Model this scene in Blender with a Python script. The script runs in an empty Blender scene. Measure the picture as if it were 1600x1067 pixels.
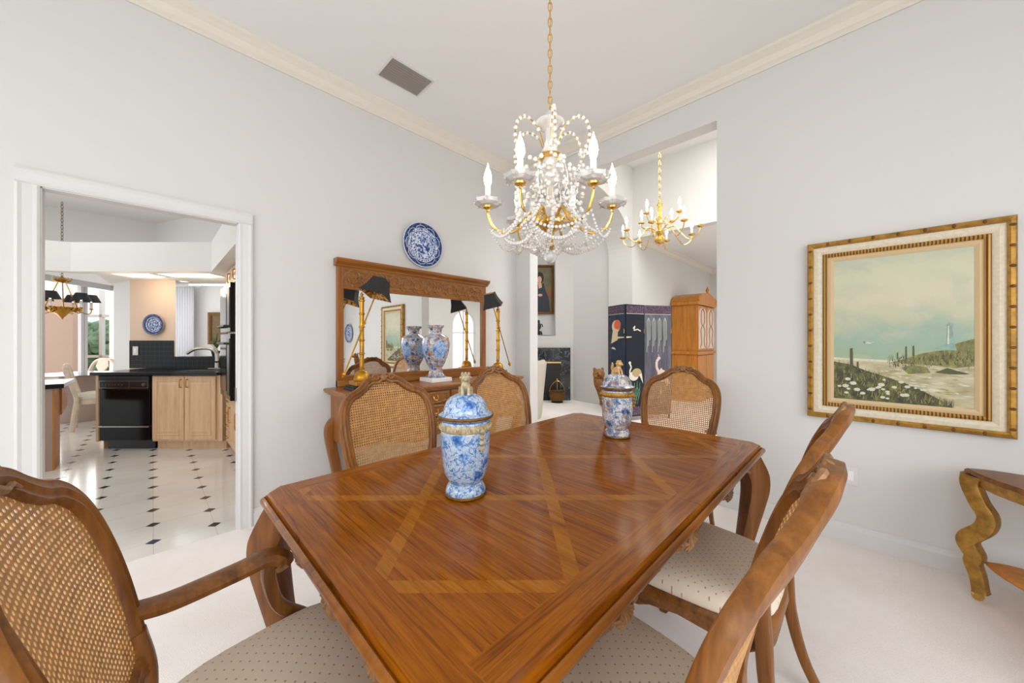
import bpy, bmesh, math, random
from mathutils import Vector, Matrix
random.seed(7)
PI = math.pi
SC = bpy.context.scene
COL = SC.collection
TH = math.radians(44.7); S_, C_ = math.sin(TH), math.cos(TH)
EYE = 1.27
def RD(r, d, z=0.0):                      # room point from (right of view, depth of view)
    return (-S_*d + C_*r, C_*d + S_*r, z)

# ------------------------------------------------------------------ mesh builder
def vn(a):
    a = Vector(a); return a.normalized() if a.length > 1e-9 else Vector((0, 0, 1))
def cr(pts, n=6, closed=False):           # Catmull-Rom through points
    P = [Vector(p) for p in pts]; out = []; m = len(P)
    rng = range(m) if closed else range(m-1)
    for i in rng:
        p1 = P[i]; p2 = P[(i+1) % m]
        p0 = P[(i-1) % m] if closed or i > 0 else p1*2-p2
        p3 = P[(i+2) % m] if closed or i+2 < m else p2*2-p1
        for k in range(n):
            t = k/n
            out.append(0.5*((2*p1)+(p2-p0)*t+(2*p0-5*p1+4*p2-p3)*t*t+(3*p1-p0-3*p2+p3)*t**3))
    if not closed: out.append(P[-1].copy())
    return out
def rrect(a, b, r=0.35, n=2):             # rounded rectangle section
    o = []
    r = min(a, b)*r
    for cx, cy, s in ((a-r, b-r, 0), (-a+r, b-r, 1), (-a+r, -b+r, 2), (a-r, -b+r, 3)):
        for k in range(n+1):
            t = PI/2*(s+k/n); o.append((cx+r*math.cos(t), cy+r*math.sin(t)))
    return o
def circ(r, n=8): return [(r*math.cos(2*PI*k/n), r*math.sin(2*PI*k/n)) for k in range(n)]
class MB:
    def __init__(s): s.v = []; s.f = []; s.m = []; s.cur = 0
    def add(s, vs, fs, m=None):
        o = len(s.v); s.v.extend([tuple(v) for v in vs])
        for f in fs: s.f.append(tuple(i+o for i in f)); s.m.append(s.cur if m is None else m)
        return s
    def box(s, x0, y0, z0, x1, y1, z1, m=None):
        v = [(x0,y0,z0),(x1,y0,z0),(x1,y1,z0),(x0,y1,z0),(x0,y0,z1),(x1,y0,z1),(x1,y1,z1),(x0,y1,z1)]
        return s.add(v, [(3,2,1,0),(4,5,6,7),(0,1,5,4),(1,2,6,5),(2,3,7,6),(3,0,4,7)], m)
    def prism(s, poly, ax, a, b, m=None):
        n = len(poly)
        def P(p, t): return {'z': (p[0], p[1], t), 'y': (p[0], t, p[1]), 'x': (t, p[0], p[1])}[ax]
        v = [P(p, a) for p in poly]+[P(p, b) for p in poly]
        f = [tuple(range(n-1, -1, -1)), tuple(range(n, 2*n))]
        f += [(i, (i+1) % n, n+(i+1) % n, n+i) for i in range(n)]
        return s.add(v, f, m)
    def rings(s, R, cap0=True, cap1=True, loop=True, m=None):
        n = len(R[0]); v = [p for r in R for p in r]; f = []
        for k in range(len(R)-1):
            for i in range(n if loop else n-1):
                j = (i+1) % n; f.append((k*n+i, k*n+j, (k+1)*n+j, (k+1)*n+i))
        if cap0: f.append(tuple(range(n-1, -1, -1)))
        if cap1: f.append(tuple(range((len(R)-1)*n, len(R)*n)))
        return s.add(v, f, m)
    def sweep(s, path, prof, up=(0, 0, 1), sc=None, closed=False, m=None, cap=True):
        P = [Vector(p) for p in path]; n = len(P); R = []
        up = Vector(up)
        for i in range(n):
            if closed: t = P[(i+1) % n]-P[i-1]
            else: t = P[min(i+1, n-1)]-P[max(i-1, 0)]
            t = vn(t); sd = t.cross(up)
            if sd.length < 1e-4: sd = t.cross(Vector((1, 0, 0.01)))
            sd.normalize(); nn = sd.cross(t)
            k = 1.0 if sc is None else sc[i]
            ka, kb = (k if isinstance(k, (tuple, list)) else (k, k))
            R.append([P[i]+sd*(a*ka)+nn*(b*kb) for a, b in prof])
        if closed: R.append(R[0]); cap = False
        return s.rings(R, cap, cap, True, m)
    def tube(s, path, r, n=8, m=None, closed=False):
        P = [Vector(p) for p in path]
        up = (0, 0, 1)
        d = P[-1]-P[0] if not closed else Vector((1, 0, 0))
        if abs(vn(d).z) > .9: up = (0.3, 1, 0.05)
        if isinstance(r, (list, tuple)):
            q = []; k = len(r)
            for i in range(len(P)):
                t = i/(len(P)-1)*(k-1); a = min(int(t), k-2); q.append(r[a]+(r[a+1]-r[a])*(t-a))
            return s.sweep(P, circ(1, n), up, q, closed, m)
        return s.sweep(P, circ(r, n), up, None, closed, m)
    def lathe(s, prof, n=24, c=(0, 0, 0), m=None, cap=True, mfun=None):
        R = []
        for r, z in prof:
            R.append([(c[0]+max(r, 1e-4)*math.cos(2*PI*k/n), c[1]+max(r, 1e-4)*math.sin(2*PI*k/n), c[2]+z) for k in range(n)])
        return s.rings(R, cap, cap, True, m)
    def ball(s, c, r, n=8, m=None, k=6):
        rx, ry, rz = r if isinstance(r, (tuple, list)) else (r, r, r)
        R = []
        for j in range(k+1):
            t = -PI/2+PI*j/k; w = max(math.cos(t), 1e-3)
            R.append([(c[0]+rx*w*math.cos(2*PI*i/n), c[1]+ry*w*math.sin(2*PI*i/n), c[2]+rz*math.sin(t)) for i in range(n)])
        return s.rings(R, True, True, True, m)
    def xf(s, fn, i0=0):
        for i in range(i0, len(s.v)): s.v[i] = tuple(fn(Vector(s.v[i])))
        return s
    def build(s, name, mats, parent=None, smooth=True, bevel=0, seg=2, ang=35, subsurf=0, solid=0):
        me = bpy.data.meshes.new(name)
        me.from_pydata(s.v, [], s.f)
        if not isinstance(mats, (list, tuple)): mats = [mats]
        for m in mats: me.materials.append(m)
        me.polygons.foreach_set('material_index', s.m)
        b = bmesh.new(); b.from_mesh(me)
        bmesh.ops.remove_doubles(b, verts=b.verts, dist=1e-6)
        bmesh.ops.recalc_face_normals(b, faces=b.faces); b.to_mesh(me); b.free()
        if smooth:
            me.polygons.foreach_set('use_smooth', [True]*len(me.polygons))
            me.set_sharp_from_angle(angle=math.radians(ang))
        me.update()
        o = bpy.data.objects.new(name, me); COL.objects.link(o)
        if parent: o.parent = parent
        if bevel:
            md = o.modifiers.new('bevel', 'BEVEL'); md.width = bevel; md.segments = seg; md.limit_method = 'ANGLE'; md.angle_limit = math.radians(40)
        if solid:
            md = o.modifiers.new('solid', 'SOLIDIFY'); md.thickness = solid; md.offset = 0
        return o

# ------------------------------------------------------------------ objects
def thing(name, label, cat, loc=(0, 0, 0), rz=0, group=None):
    o = bpy.data.objects.new(name, None); COL.objects.link(o); o.empty_display_size = .1
    o.location = loc; o.rotation_euler = (0, 0, rz); o['label'] = label; o['category'] = cat
    if group: o['group'] = group
    return o
def tag(o, label, cat, group=None):
    o['label'] = label; o['category'] = cat
    if group: o['group'] = group
    return o
def struct(name, mb, mats, **k):
    k.setdefault('smooth', False)
    o = mb.build(name, mats, **k); o['kind'] = 'structure'; return o
def dup(root, loc, rz, label, group=None):
    r = root.copy(); COL.objects.link(r); r.location = loc; r.rotation_euler = (0, 0, rz); r['label'] = label
    if group: r['group'] = group
    for ch in list(root.children):
        c = ch.copy(); COL.objects.link(c); c.parent = r
        for g in list(ch.children):
            d = g.copy(); COL.objects.link(d); d.parent = c
    return r

# ------------------------------------------------------------------ materials
def lin(c):
    if isinstance(c, str):
        c = [int(c[i:i+2], 16)/255 for i in (0, 2, 4)]
        c = [x/12.92 if x <= .04045 else ((x+.055)/1.055)**2.4 for x in c]
    return (c[0], c[1], c[2], 1)
class N:
    def __init__(s, name):
        s.mat = bpy.data.materials.new(name); s.mat.use_nodes = True; s.t = s.mat.node_tree
        s.b = s.t.nodes['Principled BSDF']
    def n(s, ty, **k):
        x = s.t.nodes.new(ty)
        for a, v in k.items():
            if a == 'op': x.operation = v
            elif hasattr(x, a) and a not in x.inputs: setattr(x, a, v)
            else: x.inputs[a].default_value = v
        return x
    def l(s, a, b): s.t.links.new(a, b)
    def val(s, x, sock):
        if isinstance(x, (int, float)): sock.default_value = x
        else: s.l(x, sock)
    def math(s, op, a, b=0, c=None):
        x = s.t.nodes.new('ShaderNodeMath'); x.operation = op
        s.val(a, x.inputs[0]); s.val(b, x.inputs[1])
        if c is not None: s.val(c, x.inputs[2])
        return x.outputs[0]
    def ramp(s, fac, stops, interp='LINEAR'):
        r = s.t.nodes.new('ShaderNodeValToRGB'); e = r.color_ramp; e.interpolation = interp
        while len(e.elements) < len(stops): e.elements.new(.5)
        for el, (p, c) in zip(e.elements, stops): el.position = p; el.color = lin(c)
        s.l(fac, r.inputs[0]); return r.outputs[0]
    def mix(s, f, a, b, blend='MIX'):
        x = s.t.nodes.new('ShaderNodeMix'); x.data_type = 'RGBA'; x.blend_type = blend
        s.val(f, x.inputs[0])
        for v, k in ((a, 6), (b, 7)):
            if hasattr(v, 'is_output'): s.l(v, x.inputs[k])
            else: x.inputs[k].default_value = lin(v)
        return x.outputs[2]
    def coord(s, kind='Object', scale=(1, 1, 1), rot=(0, 0, 0), loc=(0, 0, 0)):
        t = s.t.nodes.new('ShaderNodeTexCoord'); m = s.t.nodes.new('ShaderNodeMapping')
        m.inputs['Scale'].default_value = scale; m.inputs['Rotation'].default_value = rot; m.inputs['Location'].default_value = loc
        s.l(t.outputs[kind], m.inputs[0]); return m.outputs[0]
    def noise(s, vec, scale=5, detail=4, rough=.5, dist=0):
        x = s.n('ShaderNodeTexNoise', Scale=scale, Detail=detail, Roughness=rough, Distortion=dist); s.l(vec, x.inputs['Vector']); return x.outputs['Fac']
    def voro(s, vec, scale=5, rnd=1, feat='F1'):
        x = s.t.nodes.new('ShaderNodeTexVoronoi'); x.feature = feat; x.inputs['Scale'].default_value = scale; x.inputs['Randomness'].default_value = rnd
        s.l(vec, x.inputs['Vector']); return x
    def bump(s, h, strength=.3, dist=.01):
        x = s.n('ShaderNodeBump', Strength=strength, Distance=dist); s.l(h, x.inputs['Height']); s.l(x.outputs[0], s.b.inputs['Normal'])
    def out(s, col=None, rough=.5, metal=0, coat=0, spec=.5, trans=0, ior=1.5):
        b = s.b
        if col is not None:
            if hasattr(col, 'is_output'): s.l(col, b.inputs['Base Color'])
            else: b.inputs['Base Color'].default_value = lin(col)
        s.val(rough, b.inputs['Roughness']); b.inputs['Metallic'].default_value = metal
        b.inputs['Coat Weight'].default_value = coat; b.inputs['Coat Roughness'].default_value = .08
        b.inputs['Specular IOR Level'].default_value = spec; b.inputs['Transmission Weight'].default_value = trans; b.inputs['IOR'].default_value = ior
        return s.mat
def plain(name, col, rough=.5, metal=0, var=.0, vs=8, bump=0, bs=60, **k):
    m = N(name)
    if var:
        a = [x*(1-var) for x in lin(col)[:3]]; b2 = [min(1, x*(1+var)) for x in lin(col)[:3]]
        c = m.ramp(m.noise(m.coord(), vs, 5), [(.3, a), (.7, b2)])
    else: c = col
    if bump: m.bump(m.noise(m.coord(), bs, 4), bump, .004)
    return m.out(c, rough, metal, **k)
def emit(name, col, strength):
    m = N(name); m.out('000000'); m.b.inputs['Emission Color'].default_value = lin(col); m.b.inputs['Emission Strength'].default_value = strength
    return m.mat
def wood(name, c0, c1, c2, axis='z', scale=1.0, rough=.35, coat=.2, kind='Object', bump=.05):
    m = N(name); q = {'x': (2, 26, 26), 'y': (26, 2, 26), 'z': (26, 26, 2)}[axis]
    q = tuple(a*scale for a in q)
    v = m.coord(kind, q); n1 = m.noise(v, 1.0, 6, .6, .6)
    n2 = m.noise(m.coord(kind, tuple(a*5 for a in q)), 1.0, 3, .6)
    f = m.math('ADD', m.math('MULTIPLY', n1, .75), m.math('MULTIPLY', n2, .25))
    c = m.ramp(f, [(.3, c0), (.5, c1), (.7, c2)])
    if bump: m.bump(n2, bump, .002)
    return m.out(c, rough, coat=coat, spec=.32)
M = {}
M['wall'] = plain('wall paint', (.645, .638, .619), .75, spec=.2)
M['ceil'] = plain('ceiling paint', (.79, .785, .773), .85, spec=.2, bump=.12, bs=90)
M['kitwall'] = plain('kitchen wall paint', (.80, .79, .77), .8, spec=.2)
M['peach'] = plain('peach column front', (.72, .56, .44), .8, spec=.2)  # peach tint for the column's front face only, other faces use kitwall
M['trim'] = plain('gloss white trim', (.66, .655, .645), .5, spec=.3)
M['crown'] = plain('cream crown moulding', (.72, .675, .60), .55, spec=.3)
M['chairwood'] = wood('chair walnut', '46280d', '77481a', '966029', 'z', .8, .38, .05)
M['chairwoodx'] = wood('chair walnut cross', '4a2a0f', '77481a', '966029', 'x', .8, .38, .05)
M['cane'] = plain('woven cane', 'b5854e', .6, var=.22, vs=40)
M['tablewood'] = wood('table walnut', '44240a', '704112', '8a5420', 'z', .7, .34, .05)
M['tablewoody'] = wood('table walnut along', '4e2a0c', '844c14', '9c6020', 'y', .7, .28, .15)
M['carve'] = plain('carved walnut', '8c6238', .45, var=.35, vs=60, bump=.4, bs=90)
M['sidewood'] = wood('buffet oak', '6e4016', '8f5824', 'a66c32', 'y', .8, .36, .15)
M['sidewoodz'] = wood('buffet oak upright', '6a3e16', '8a5424', 'a06830', 'z', .8, .36, .15)
M['gold'] = plain('aged gold', 'b8862e', .35, .85, var=.25, vs=25)
M['goldleaf'] = plain('gilt frame', 'a67c35', .42, .55, var=.35, vs=30, bump=.3, bs=120)
M['golddark'] = plain('dark gilt', '6a4718', .5, .4, var=.35, vs=50)
M['brass'] = plain('polished brass', 'dfb765', .25, 1)
M['nickel'] = plain('brushed nickel', 'b0aca4', .3, 1)
M['black'] = plain('black satin', '151517', .4)
M['shade'] = plain('black lampshade', '1d1c1f', .7, bump=.2, bs=200)
M['blackgloss'] = plain('black appliance', '08080a', .16, spec=.22)
M['blacktile'] = plain('black granite', '060608', .22, spec=.3)
M['oak'] = wood('pickled oak', 'c79f7a', 'd8b38e', 'e2c3a0', 'z', 1.0, .45, .1)
M['orangewood'] = wood('orange oak', '98561a', 'bd7628', 'cc8836', 'z', .8, .45, .05)
M['taupe'] = plain('taupe side', 'a58e82', .5)
M['whitewash'] = plain('whitewashed wood', 'c8b6a2', .55, var=.12, vs=20)
M['linen'] = plain('linen', 'c9c2b4', .9)
M['white'] = plain('white glaze', 'ece9e4', .3)
M['chrome'] = plain('chrome', 'cccccc', .12, 1)
M['sheer'] = plain('sheer curtain', 'e4e5ea', .9)
M['leaf'] = plain('leaf', '4a6a34', .6, var=.3)
M['bulb'] = emit('lit bulb', (1, .9, .72), 26)
M['candle'] = plain('candle sleeve', 'f2efe6', .5)
M['mirror'] = plain('mirror glass', (.93, .94, .93), .0, 1)
M['grille'] = plain('vent slats', '8f8780', .5)
M['ventdark'] = plain('vent dark', '3a3430', .7)
def M_glass(name, col=(1, .98, .95), rough=.03):
    m = N(name); return m.out(col, rough, trans=.85, ior=1.45)
M['crystal'] = N('cut crystal').out((1, .98, .96), .08, trans=.56, ior=1.5, spec=.8)
M['glass'] = M_glass('clear glass', (.95, 1, .98), 0)
LE = dict(back=80, right=78, living=205, living2=120, alcove=40, nook=80, kitchen=36, family=9, soffit=4, bulb=1.8, brass=2.5, world=1.5, exposure=-.03)
# ------------------------------------------------------------------ special materials
def M_carpet():
    m = N('cream carpet'); v = m.coord()
    c = m.ramp(m.noise(v, 1.6, 5, .6), [(.35, 'f0e8e3'), (.6, 'f7f1ee')])
    c = m.mix(m.math('MULTIPLY', m.noise(v, 260, 2), .14), c, 'b8aca0')
    m.bump(m.noise(v, 320, 3), .5, .006); return m.out(c, .95, spec=.1)
def M_tile():
    m = N('white tile with black insets'); v = m.coord()
    sp = m.n('ShaderNodeSeparateXYZ'); m.l(v, sp.inputs[0]); P = .2975
    def cell(sock, o):
        f = m.math('FRACT', m.math('ADD', m.math('DIVIDE', m.math('SUBTRACT', sock, o), P), 40.5))
        return m.math('MULTIPLY', m.math('SUBTRACT', f, .5), P)
    dx = cell(sp.outputs[0], -3.19); dy = cell(sp.outputs[1], .004)
    u = m.math('ABSOLUTE', m.math('ADD', dx, dy)); w = m.math('ABSOLUTE', m.math('SUBTRACT', dx, dy))
    dia = m.math('LESS_THAN', m.math('MAXIMUM', u, w), .0385)
    gr = m.math('LESS_THAN', m.math('MINIMUM', m.math('ABSOLUTE', dx), m.math('ABSOLUTE', dy)), .0013)
    c = m.ramp(m.noise(v, 3, 3), [(.3, 'd9d4ce'), (.7, 'e4e0da')])
    c = m.mix(gr, c, 'bdb0a2'); c = m.mix(dia, c, '2b2725')
    return m.out(c, .13, coat=.2)
def M_table():
    m = N('parquet walnut top'); v = m.coord()
    sp = m.n('ShaderNodeSeparateXYZ'); m.l(v, sp.inputs[0]); x, y = sp.outputs[0], sp.outputs[1]
    ay = m.math('ABSOLUTE', y); ax = m.math('ABSOLUTE', x); ny = m.math('MULTIPLY', ay, -1)
    def band(s, o):
        f = m.math('FRACT', m.math('ADD', m.math('DIVIDE', m.math('SUBTRACT', s, o), .59), 40.5))
        return m.math('LESS_THAN', m.math('ABSOLUTE', m.math('MULTIPLY', m.math('SUBTRACT', f, .5), .59)), .027)
    b1 = band(m.math('ADD', x, ny), -.69); b2 = band(m.math('SUBTRACT', ny, x), -1.065)
    inner = m.math('MULTIPLY', m.math('LESS_THAN', ax, .465), m.math('LESS_THAN', ay, .85))
    bands = m.math('MULTIPLY', m.math('MAXIMUM', b1, b2), inner)
    def grain(scale, rot=(0, 0, 0)):
        w = m.coord('Object', scale, rot)
        a = m.noise(w, 1, 6, .62, 1.2); b = m.noise(m.coord('Object', tuple(k*6 for k in scale), rot), 1, 3, .6)
        return m.math('ADD', m.math('MULTIPLY', a, .68), m.math('MULTIPLY', b, .32))
    gx = grain((2.0, 34, 3)); gy = grain((34, 2.0, 3)); gd = grain((3, 50, 3), (0, 0, PI/4)); gd2 = grain((3, 50, 3), (0, 0, -PI/4))
    ends = m.math('GREATER_THAN', ay, .85)
    side = m.math('MULTIPLY', m.math('GREATER_THAN', ax, .465), m.math('SUBTRACT', 1, ends))
    fx = m.noise(m.coord('Object', (5, 190, 3)), 1, 2, .5); fy = m.noise(m.coord('Object', (190, 5, 3)), 1, 2, .5)
    g = m.n('ShaderNodeMix'); m.l(side, g.inputs[0]); m.l(gx, g.inputs[2]); m.l(gy, g.inputs[3])
    c = m.ramp(g.outputs[0], [(.3, '441d01'), (.42, '7c4005'), (.55, '905008'), (.72, 'a86411')])
    fm_ = m.n('ShaderNodeMix'); m.l(side, fm_.inputs[0]); m.l(fx, fm_.inputs[2]); m.l(fy, fm_.inputs[3])
    c = m.mix(m.math('MULTIPLY', m.ramp(fm_.outputs[0], [(.54, '000000'), (.66, 'ffffff')]), .42), c, '3c1a02')
    g2 = m.n('ShaderNodeMix'); m.l(b2, g2.inputs[0]); m.l(gd, g2.inputs[2]); m.l(gd2, g2.inputs[3])
    cb = m.ramp(g2.outputs[0], [(.3, '6c3804'), (.5, '985a0e'), (.7, 'ad6e1c')])
    c = m.mix(bands, c, cb)
    seam = m.math('LESS_THAN', ay, .0012); c = m.mix(seam, c, '4a2408')
    return m.out(c, .15, spec=.2)
def M_porcelain(name, scale, white, blue, dark, brown=None, off=0):
    m = N(name); v = m.coord('Object', (1, 1, 1), (0, 0, 0), (off, off, 0))
    n1 = m.noise(v, scale*.6, 3, .6); dv = m.n('ShaderNodeVectorMath', op='ADD')
    m.l(v, dv.inputs[0])
    nn = m.n('ShaderNodeTexNoise', Scale=scale*.9, Detail=3); m.l(v, nn.inputs['Vector'])
    sc = m.n('ShaderNodeVectorMath', op='SCALE'); sc.inputs['Scale'].default_value = 1.3/scale; m.l(nn.outputs['Color'], sc.inputs[0]); m.l(sc.outputs[0], dv.inputs[1])
    vo = m.voro(dv.outputs[0], scale*.55); fine = m.noise(v, scale*3.2, 3, .6)
    f = m.math('ADD', vo.outputs['Distance'], m.math('MULTIPLY', m.math('SUBTRACT', fine, .5), .9))
    c = m.ramp(f, [(.13, dark), (.25, blue), (.36, '8fb0d8'), (.44, white), (.80, white), (.95, '9fb6d4')])
    ln = m.math('ABSOLUTE', m.math('SUBTRACT', m.noise(dv.outputs[0], scale*1.25, 2, .5), .5))
    c = m.mix(m.ramp(ln, [(.014, 'ffffff'), (.036, '000000')]), c, blue)
    ln2 = m.math('ABSOLUTE', m.math('SUBTRACT', m.noise(v, scale*2.6, 2, .5), .5))
    c = m.mix(m.math('MULTIPLY', m.ramp(ln2, [(.03, 'ffffff'), (.07, '000000')]), .3), c, dark)
    if brown: c = m.mix(m.math('MULTIPLY', m.ramp(n1, [(.49, '000000'), (.58, 'ffffff')]), .62), c, brown)
    return m.out(c, .18, coat=.4)
def M_seat():
    m = N('cream dotted seat fabric'); v = m.coord('Object', (1, 1, .01), (0, 0, PI/4))
    vo = m.voro(v, 46, 0); vo.voronoi_dimensions = '2D'; c = m.mix(m.math('LESS_THAN', vo.outputs['Distance'], .105), 'dccdb8', 'a88c6c')
    m.bump(m.noise(m.coord(), 400, 2), .15, .002); return m.out(c, .6)
def M_gridtile(name, tile, grout, p):
    m = N(name); sp = m.n('ShaderNodeSeparateXYZ'); m.l(m.coord(), sp.inputs[0])
    def ln(s): return m.math('LESS_THAN', m.math('FRACT', m.math('ADD', m.math('DIVIDE', s, p), 20.3)), .045)
    g = m.math('MAXIMUM', ln(sp.outputs[0]), ln(sp.outputs[2]))
    return m.out(m.mix(g, tile, grout), .3, spec=.25)
def M_marble():
    m = N('black marble'); n = m.noise(m.coord(), 4, 8, .65, 1.5)
    return m.out(m.ramp(n, [(.46, '0e1218'), (.495, '1b2432'), (.505, '7f8b98'), (.52, '161c26')]), .12, coat=.3)
def M_sky():
    m = N('painted misty sky'); v = m.coord('Object')
    sp = m.n('ShaderNodeSeparateXYZ'); m.l(v, sp.inputs[0])
    n = m.noise(m.coord('Object', (1.6, 1, 2.2)), 2.2, 6, .6, .5)
    f = m.math('ADD', m.math('MULTIPLY', sp.outputs[2], 1.1), m.math('ADD', m.math('MULTIPLY', n, .5), .25))
    c = m.ramp(f, [(.10, 'c2bf92'), (.27, 'b4b890'), (.35, '93a688'), (.45, '8fa795'), (.56, 'b2b498'), (.70, 'c6bfa4'), (.90, 'c0bfa2'), (1.0, 'b0b59f')])
    n2 = m.noise(m.coord('Object', (1.2, 1, 2.0), (0, 0, 0), (3, 0, 1)), 2.5, 5, .6, .4)
    c = m.mix(m.math('MULTIPLY', m.ramp(n2, [(.5, '000000'), (.66, 'ffffff')]), .34), c, '86a198')
    return m.out(c, .45)
def M_patch(name, stops, scale=20, rough=.5, stretch=(1, 1, 1)):
    m = N(name); return m.out(m.ramp(m.noise(m.coord('Object', stretch), scale, 6, .65), stops), rough)
def M_rope():
    m = N('gilt rope moulding'); w = m.n('ShaderNodeTexWave', Scale=22); m.l(m.coord('Object', (1, 1, 1)), w.inputs['Vector'])
    return m.out(m.ramp(w.outputs['Fac'], [(.2, '5e3d12'), (.6, 'b98a3e')]), .4, .4)
M['carpet'] = M_carpet(); M['tile'] = M_tile(); M['tabletop'] = M_table(); M['seat'] = M_seat()
M['jar_blue'] = M_porcelain('blue and white glaze', 34, 'aebfd0', '4577b2', '234f8e', None)
M['jar_navy'] = M_porcelain('navy and russet glaze', 38, 'd9d6d0', '4b6f9f', '2c3b66', '8a6a56', 3)
M['vase'] = M_porcelain('imari glaze', 40, 'd2ccc2', '41629f', '1d2f6c', 'a06c38', 7)
M['platter'] = M_porcelain('delft glaze', 36, 'dfe2ea', '2d4a8e', '15255c', None, 11)
M['backsplash'] = M_gridtile('black square wall tile', '0a0a0c', '3c3a3c', .06)
M['marble'] = M_marble(); M['sky'] = M_sky(); M['rope'] = M_rope()
M['sand'] = M_patch('painted sand', [(.3, '968d6c'), (.5, 'b3aa88'), (.7, 'c8bfa0')], 9, .5, (1, 1, 3))
M['dune'] = M_patch('painted dune grass', [(.3, '4c4c26'), (.5, '74723c'), (.7, '97914f')], 22, .5, (2, 1, 1))
M['meadow'] = M_patch('painted meadow', [(.32, '1f1d0e'), (.48, '45451e'), (.6, '666428'), (.75, '8a7a38')], 24)
M['grassdark'] = plain('painted grass', '4b4a22', .5); M['teal'] = plain('painted teal', '7f9c90', .5, var=.25, vs=40); M['dunedark'] = plain('painted dark grass', '33331a', .5); M['straw'] = plain('painted straw', '9c8f56', .5)
M['paintwhite'] = plain('painted white', 'c9c8b0', .5, var=.1, vs=40); M['paintbrown'] = plain('painted brown', '6e5228', .5)
M['linenmat'] = plain('linen liner', 'd6cbb4', .8, var=.08, vs=60); M['sandmat'] = plain('sand liner', 'cdb38a', .8)
M['lacquer1'] = M_patch('blue black lacquer', [(.35, '141c2c'), (.6, '20344c'), (.8, '30506a')], 3, .45, (3, 3, 1))
M['lacquer2'] = plain('black lacquer', '151c27', .45, spec=.3)
M['lacquer3'] = M_patch('grey lacquer', [(.3, '3c3b48'), (.55, '5c5a68'), (.8, '7b7480')], 4, .45, (4, 4, .6))
M['border'] = M_patch('purple border', [(.4, '2c2234'), (.56, '5a4256'), (.7, '9a8a92')], 55, .3)
M['crane'] = plain('crane white', 'ddd6c8', .5); M['cranetan'] = plain('crane tan', 'b39a72', .5); M['orange'] = plain('sun orange', 'd8643a', .5)
M['cream2'] = plain('cloud cream', 'd8c6a4', .5); M['willow'] = plain('willow line', 'a9b6a0', .5); M['pinkcrane'] = plain('crane pink', 'd6c2b8', .5)
M['reed'] = plain('reed green', '5a8a6a', .5)
M['armoire'] = wood('armoire cherry', '9c5c1c', 'b97628', 'c98a3a', 'z', .8, .35, .2)
M['doorglass'] = plain('armoire pale panel', 'd8c2b4', .25)
M['animal'] = plain('carved figure wood', '8a5a28', .5, var=.4, vs=60)
M['liontan'] = plain('glazed lion', 'a89878', .3, var=.4, vs=70); M['lionorange'] = plain('glazed tan lion', 'c49a66', .3, var=.3, vs=70)
M['pink'] = plain('pink stucco', 'd9b8a4', .9); M['hedge'] = plain('hedge leaves', '7d9678', .8, var=.4, vs=6)
M['grass'] = plain('patio', 'd2cfca', .9); M['alu'] = plain('slider frame', 'a9a5a6', .4)
M['lightpanel'] = emit('lit panel', (1, .86, .66), 3.2)
M['leopard'] = M_patch('gold leopard lining', [(.45, '2c1c08'), (.5, 'c88a22'), (.8, 'e6b040')], 60, .4)

# ------------------------------------------------------------------ setting
XL, YF, CZ = -2.99, 3.09, 3.32
XR, YB = 2.45, -2.6
mb = MB(); mb.box(-3.0, YB-.13, -.1, 7, 11.5, 0); mb.box(-8, 3.227, -.1, -3.0, 11.5, 0)
struct('floor', mb, M['carpet'])
mb = MB(); mb.box(-14, -6, -.1, -3.0, 3.227, 0); struct('floor_kitchen', mb, M['tile'])
mb = MB(); mb.box(-2.99, YB, CZ, XR, YF, CZ+.1); struct('ceiling', mb, M['ceil'])
mb = MB(); mb.prism([(YB-.13, 0), (-.402, 0), (-.402, 2.056), (.405, 2.056), (.405, 0), (3.227, 0), (3.227, 4.4), (YB-.13, 4.4)], 'x', -3.06, XL); struct('wall_left', mb, M['wall'])
mb = MB(); mb.prism([(XL, 0), (-2.764, 0), (-2.764, 2.984), (-.815, 2.984), (-.815, 0), (XR+.13, 0), (XR+.13, 4.4), (XL, 4.4)], 'y', YF, 3.227); struct('wall_far', mb, M['wall'])
# back wall and right wall, each with a wide window
mb = MB(); mb.box(XL, YB-.13, 0, -2.2, YB, CZ); mb.box(1.9, YB-.13, 0, XR, YB, CZ); mb.box(-2.2, YB-.13, 0, 1.9, YB, .3); mb.box(-2.2, YB-.13, 2.6, 1.9, YB, CZ); struct('wall_back', mb, M['wall'])
mb = MB(); mb.box(XR, YB, 0, XR+.13, -1.9, CZ); mb.box(XR, 1.5, 0, XR+.13, YF, CZ); mb.box(XR, -1.9, 0, XR+.13, 1.5, .3); mb.box(XR, -1.9, 2.6, XR+.13, 1.5, CZ); struct('wall_right', mb, M['wall'])
mb = MB()
for x in (-2.2, -.87, .5, 1.84): mb.box(x, YB-.1, .3, x+.06, YB-.04, 2.6)
mb.box(-2.2, YB-.1, .3, 1.9, YB-.04, .36); mb.box(-2.2, YB-.1, 2.54, 1.9, YB-.04, 2.6); struct('window_1', mb, M['trim'])
mb = MB()
for y in (-1.9, -.8, .33, 1.44): mb.box(XR+.04, y, .3, XR+.1, y+.06, 2.6)
mb.box(XR+.04, -1.9, .3, XR+.1, 1.5, .36); mb.box(XR+.04, -1.9, 2.54, XR+.1, 1.5, 2.6); struct('window_2', mb, M['trim'])
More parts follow.
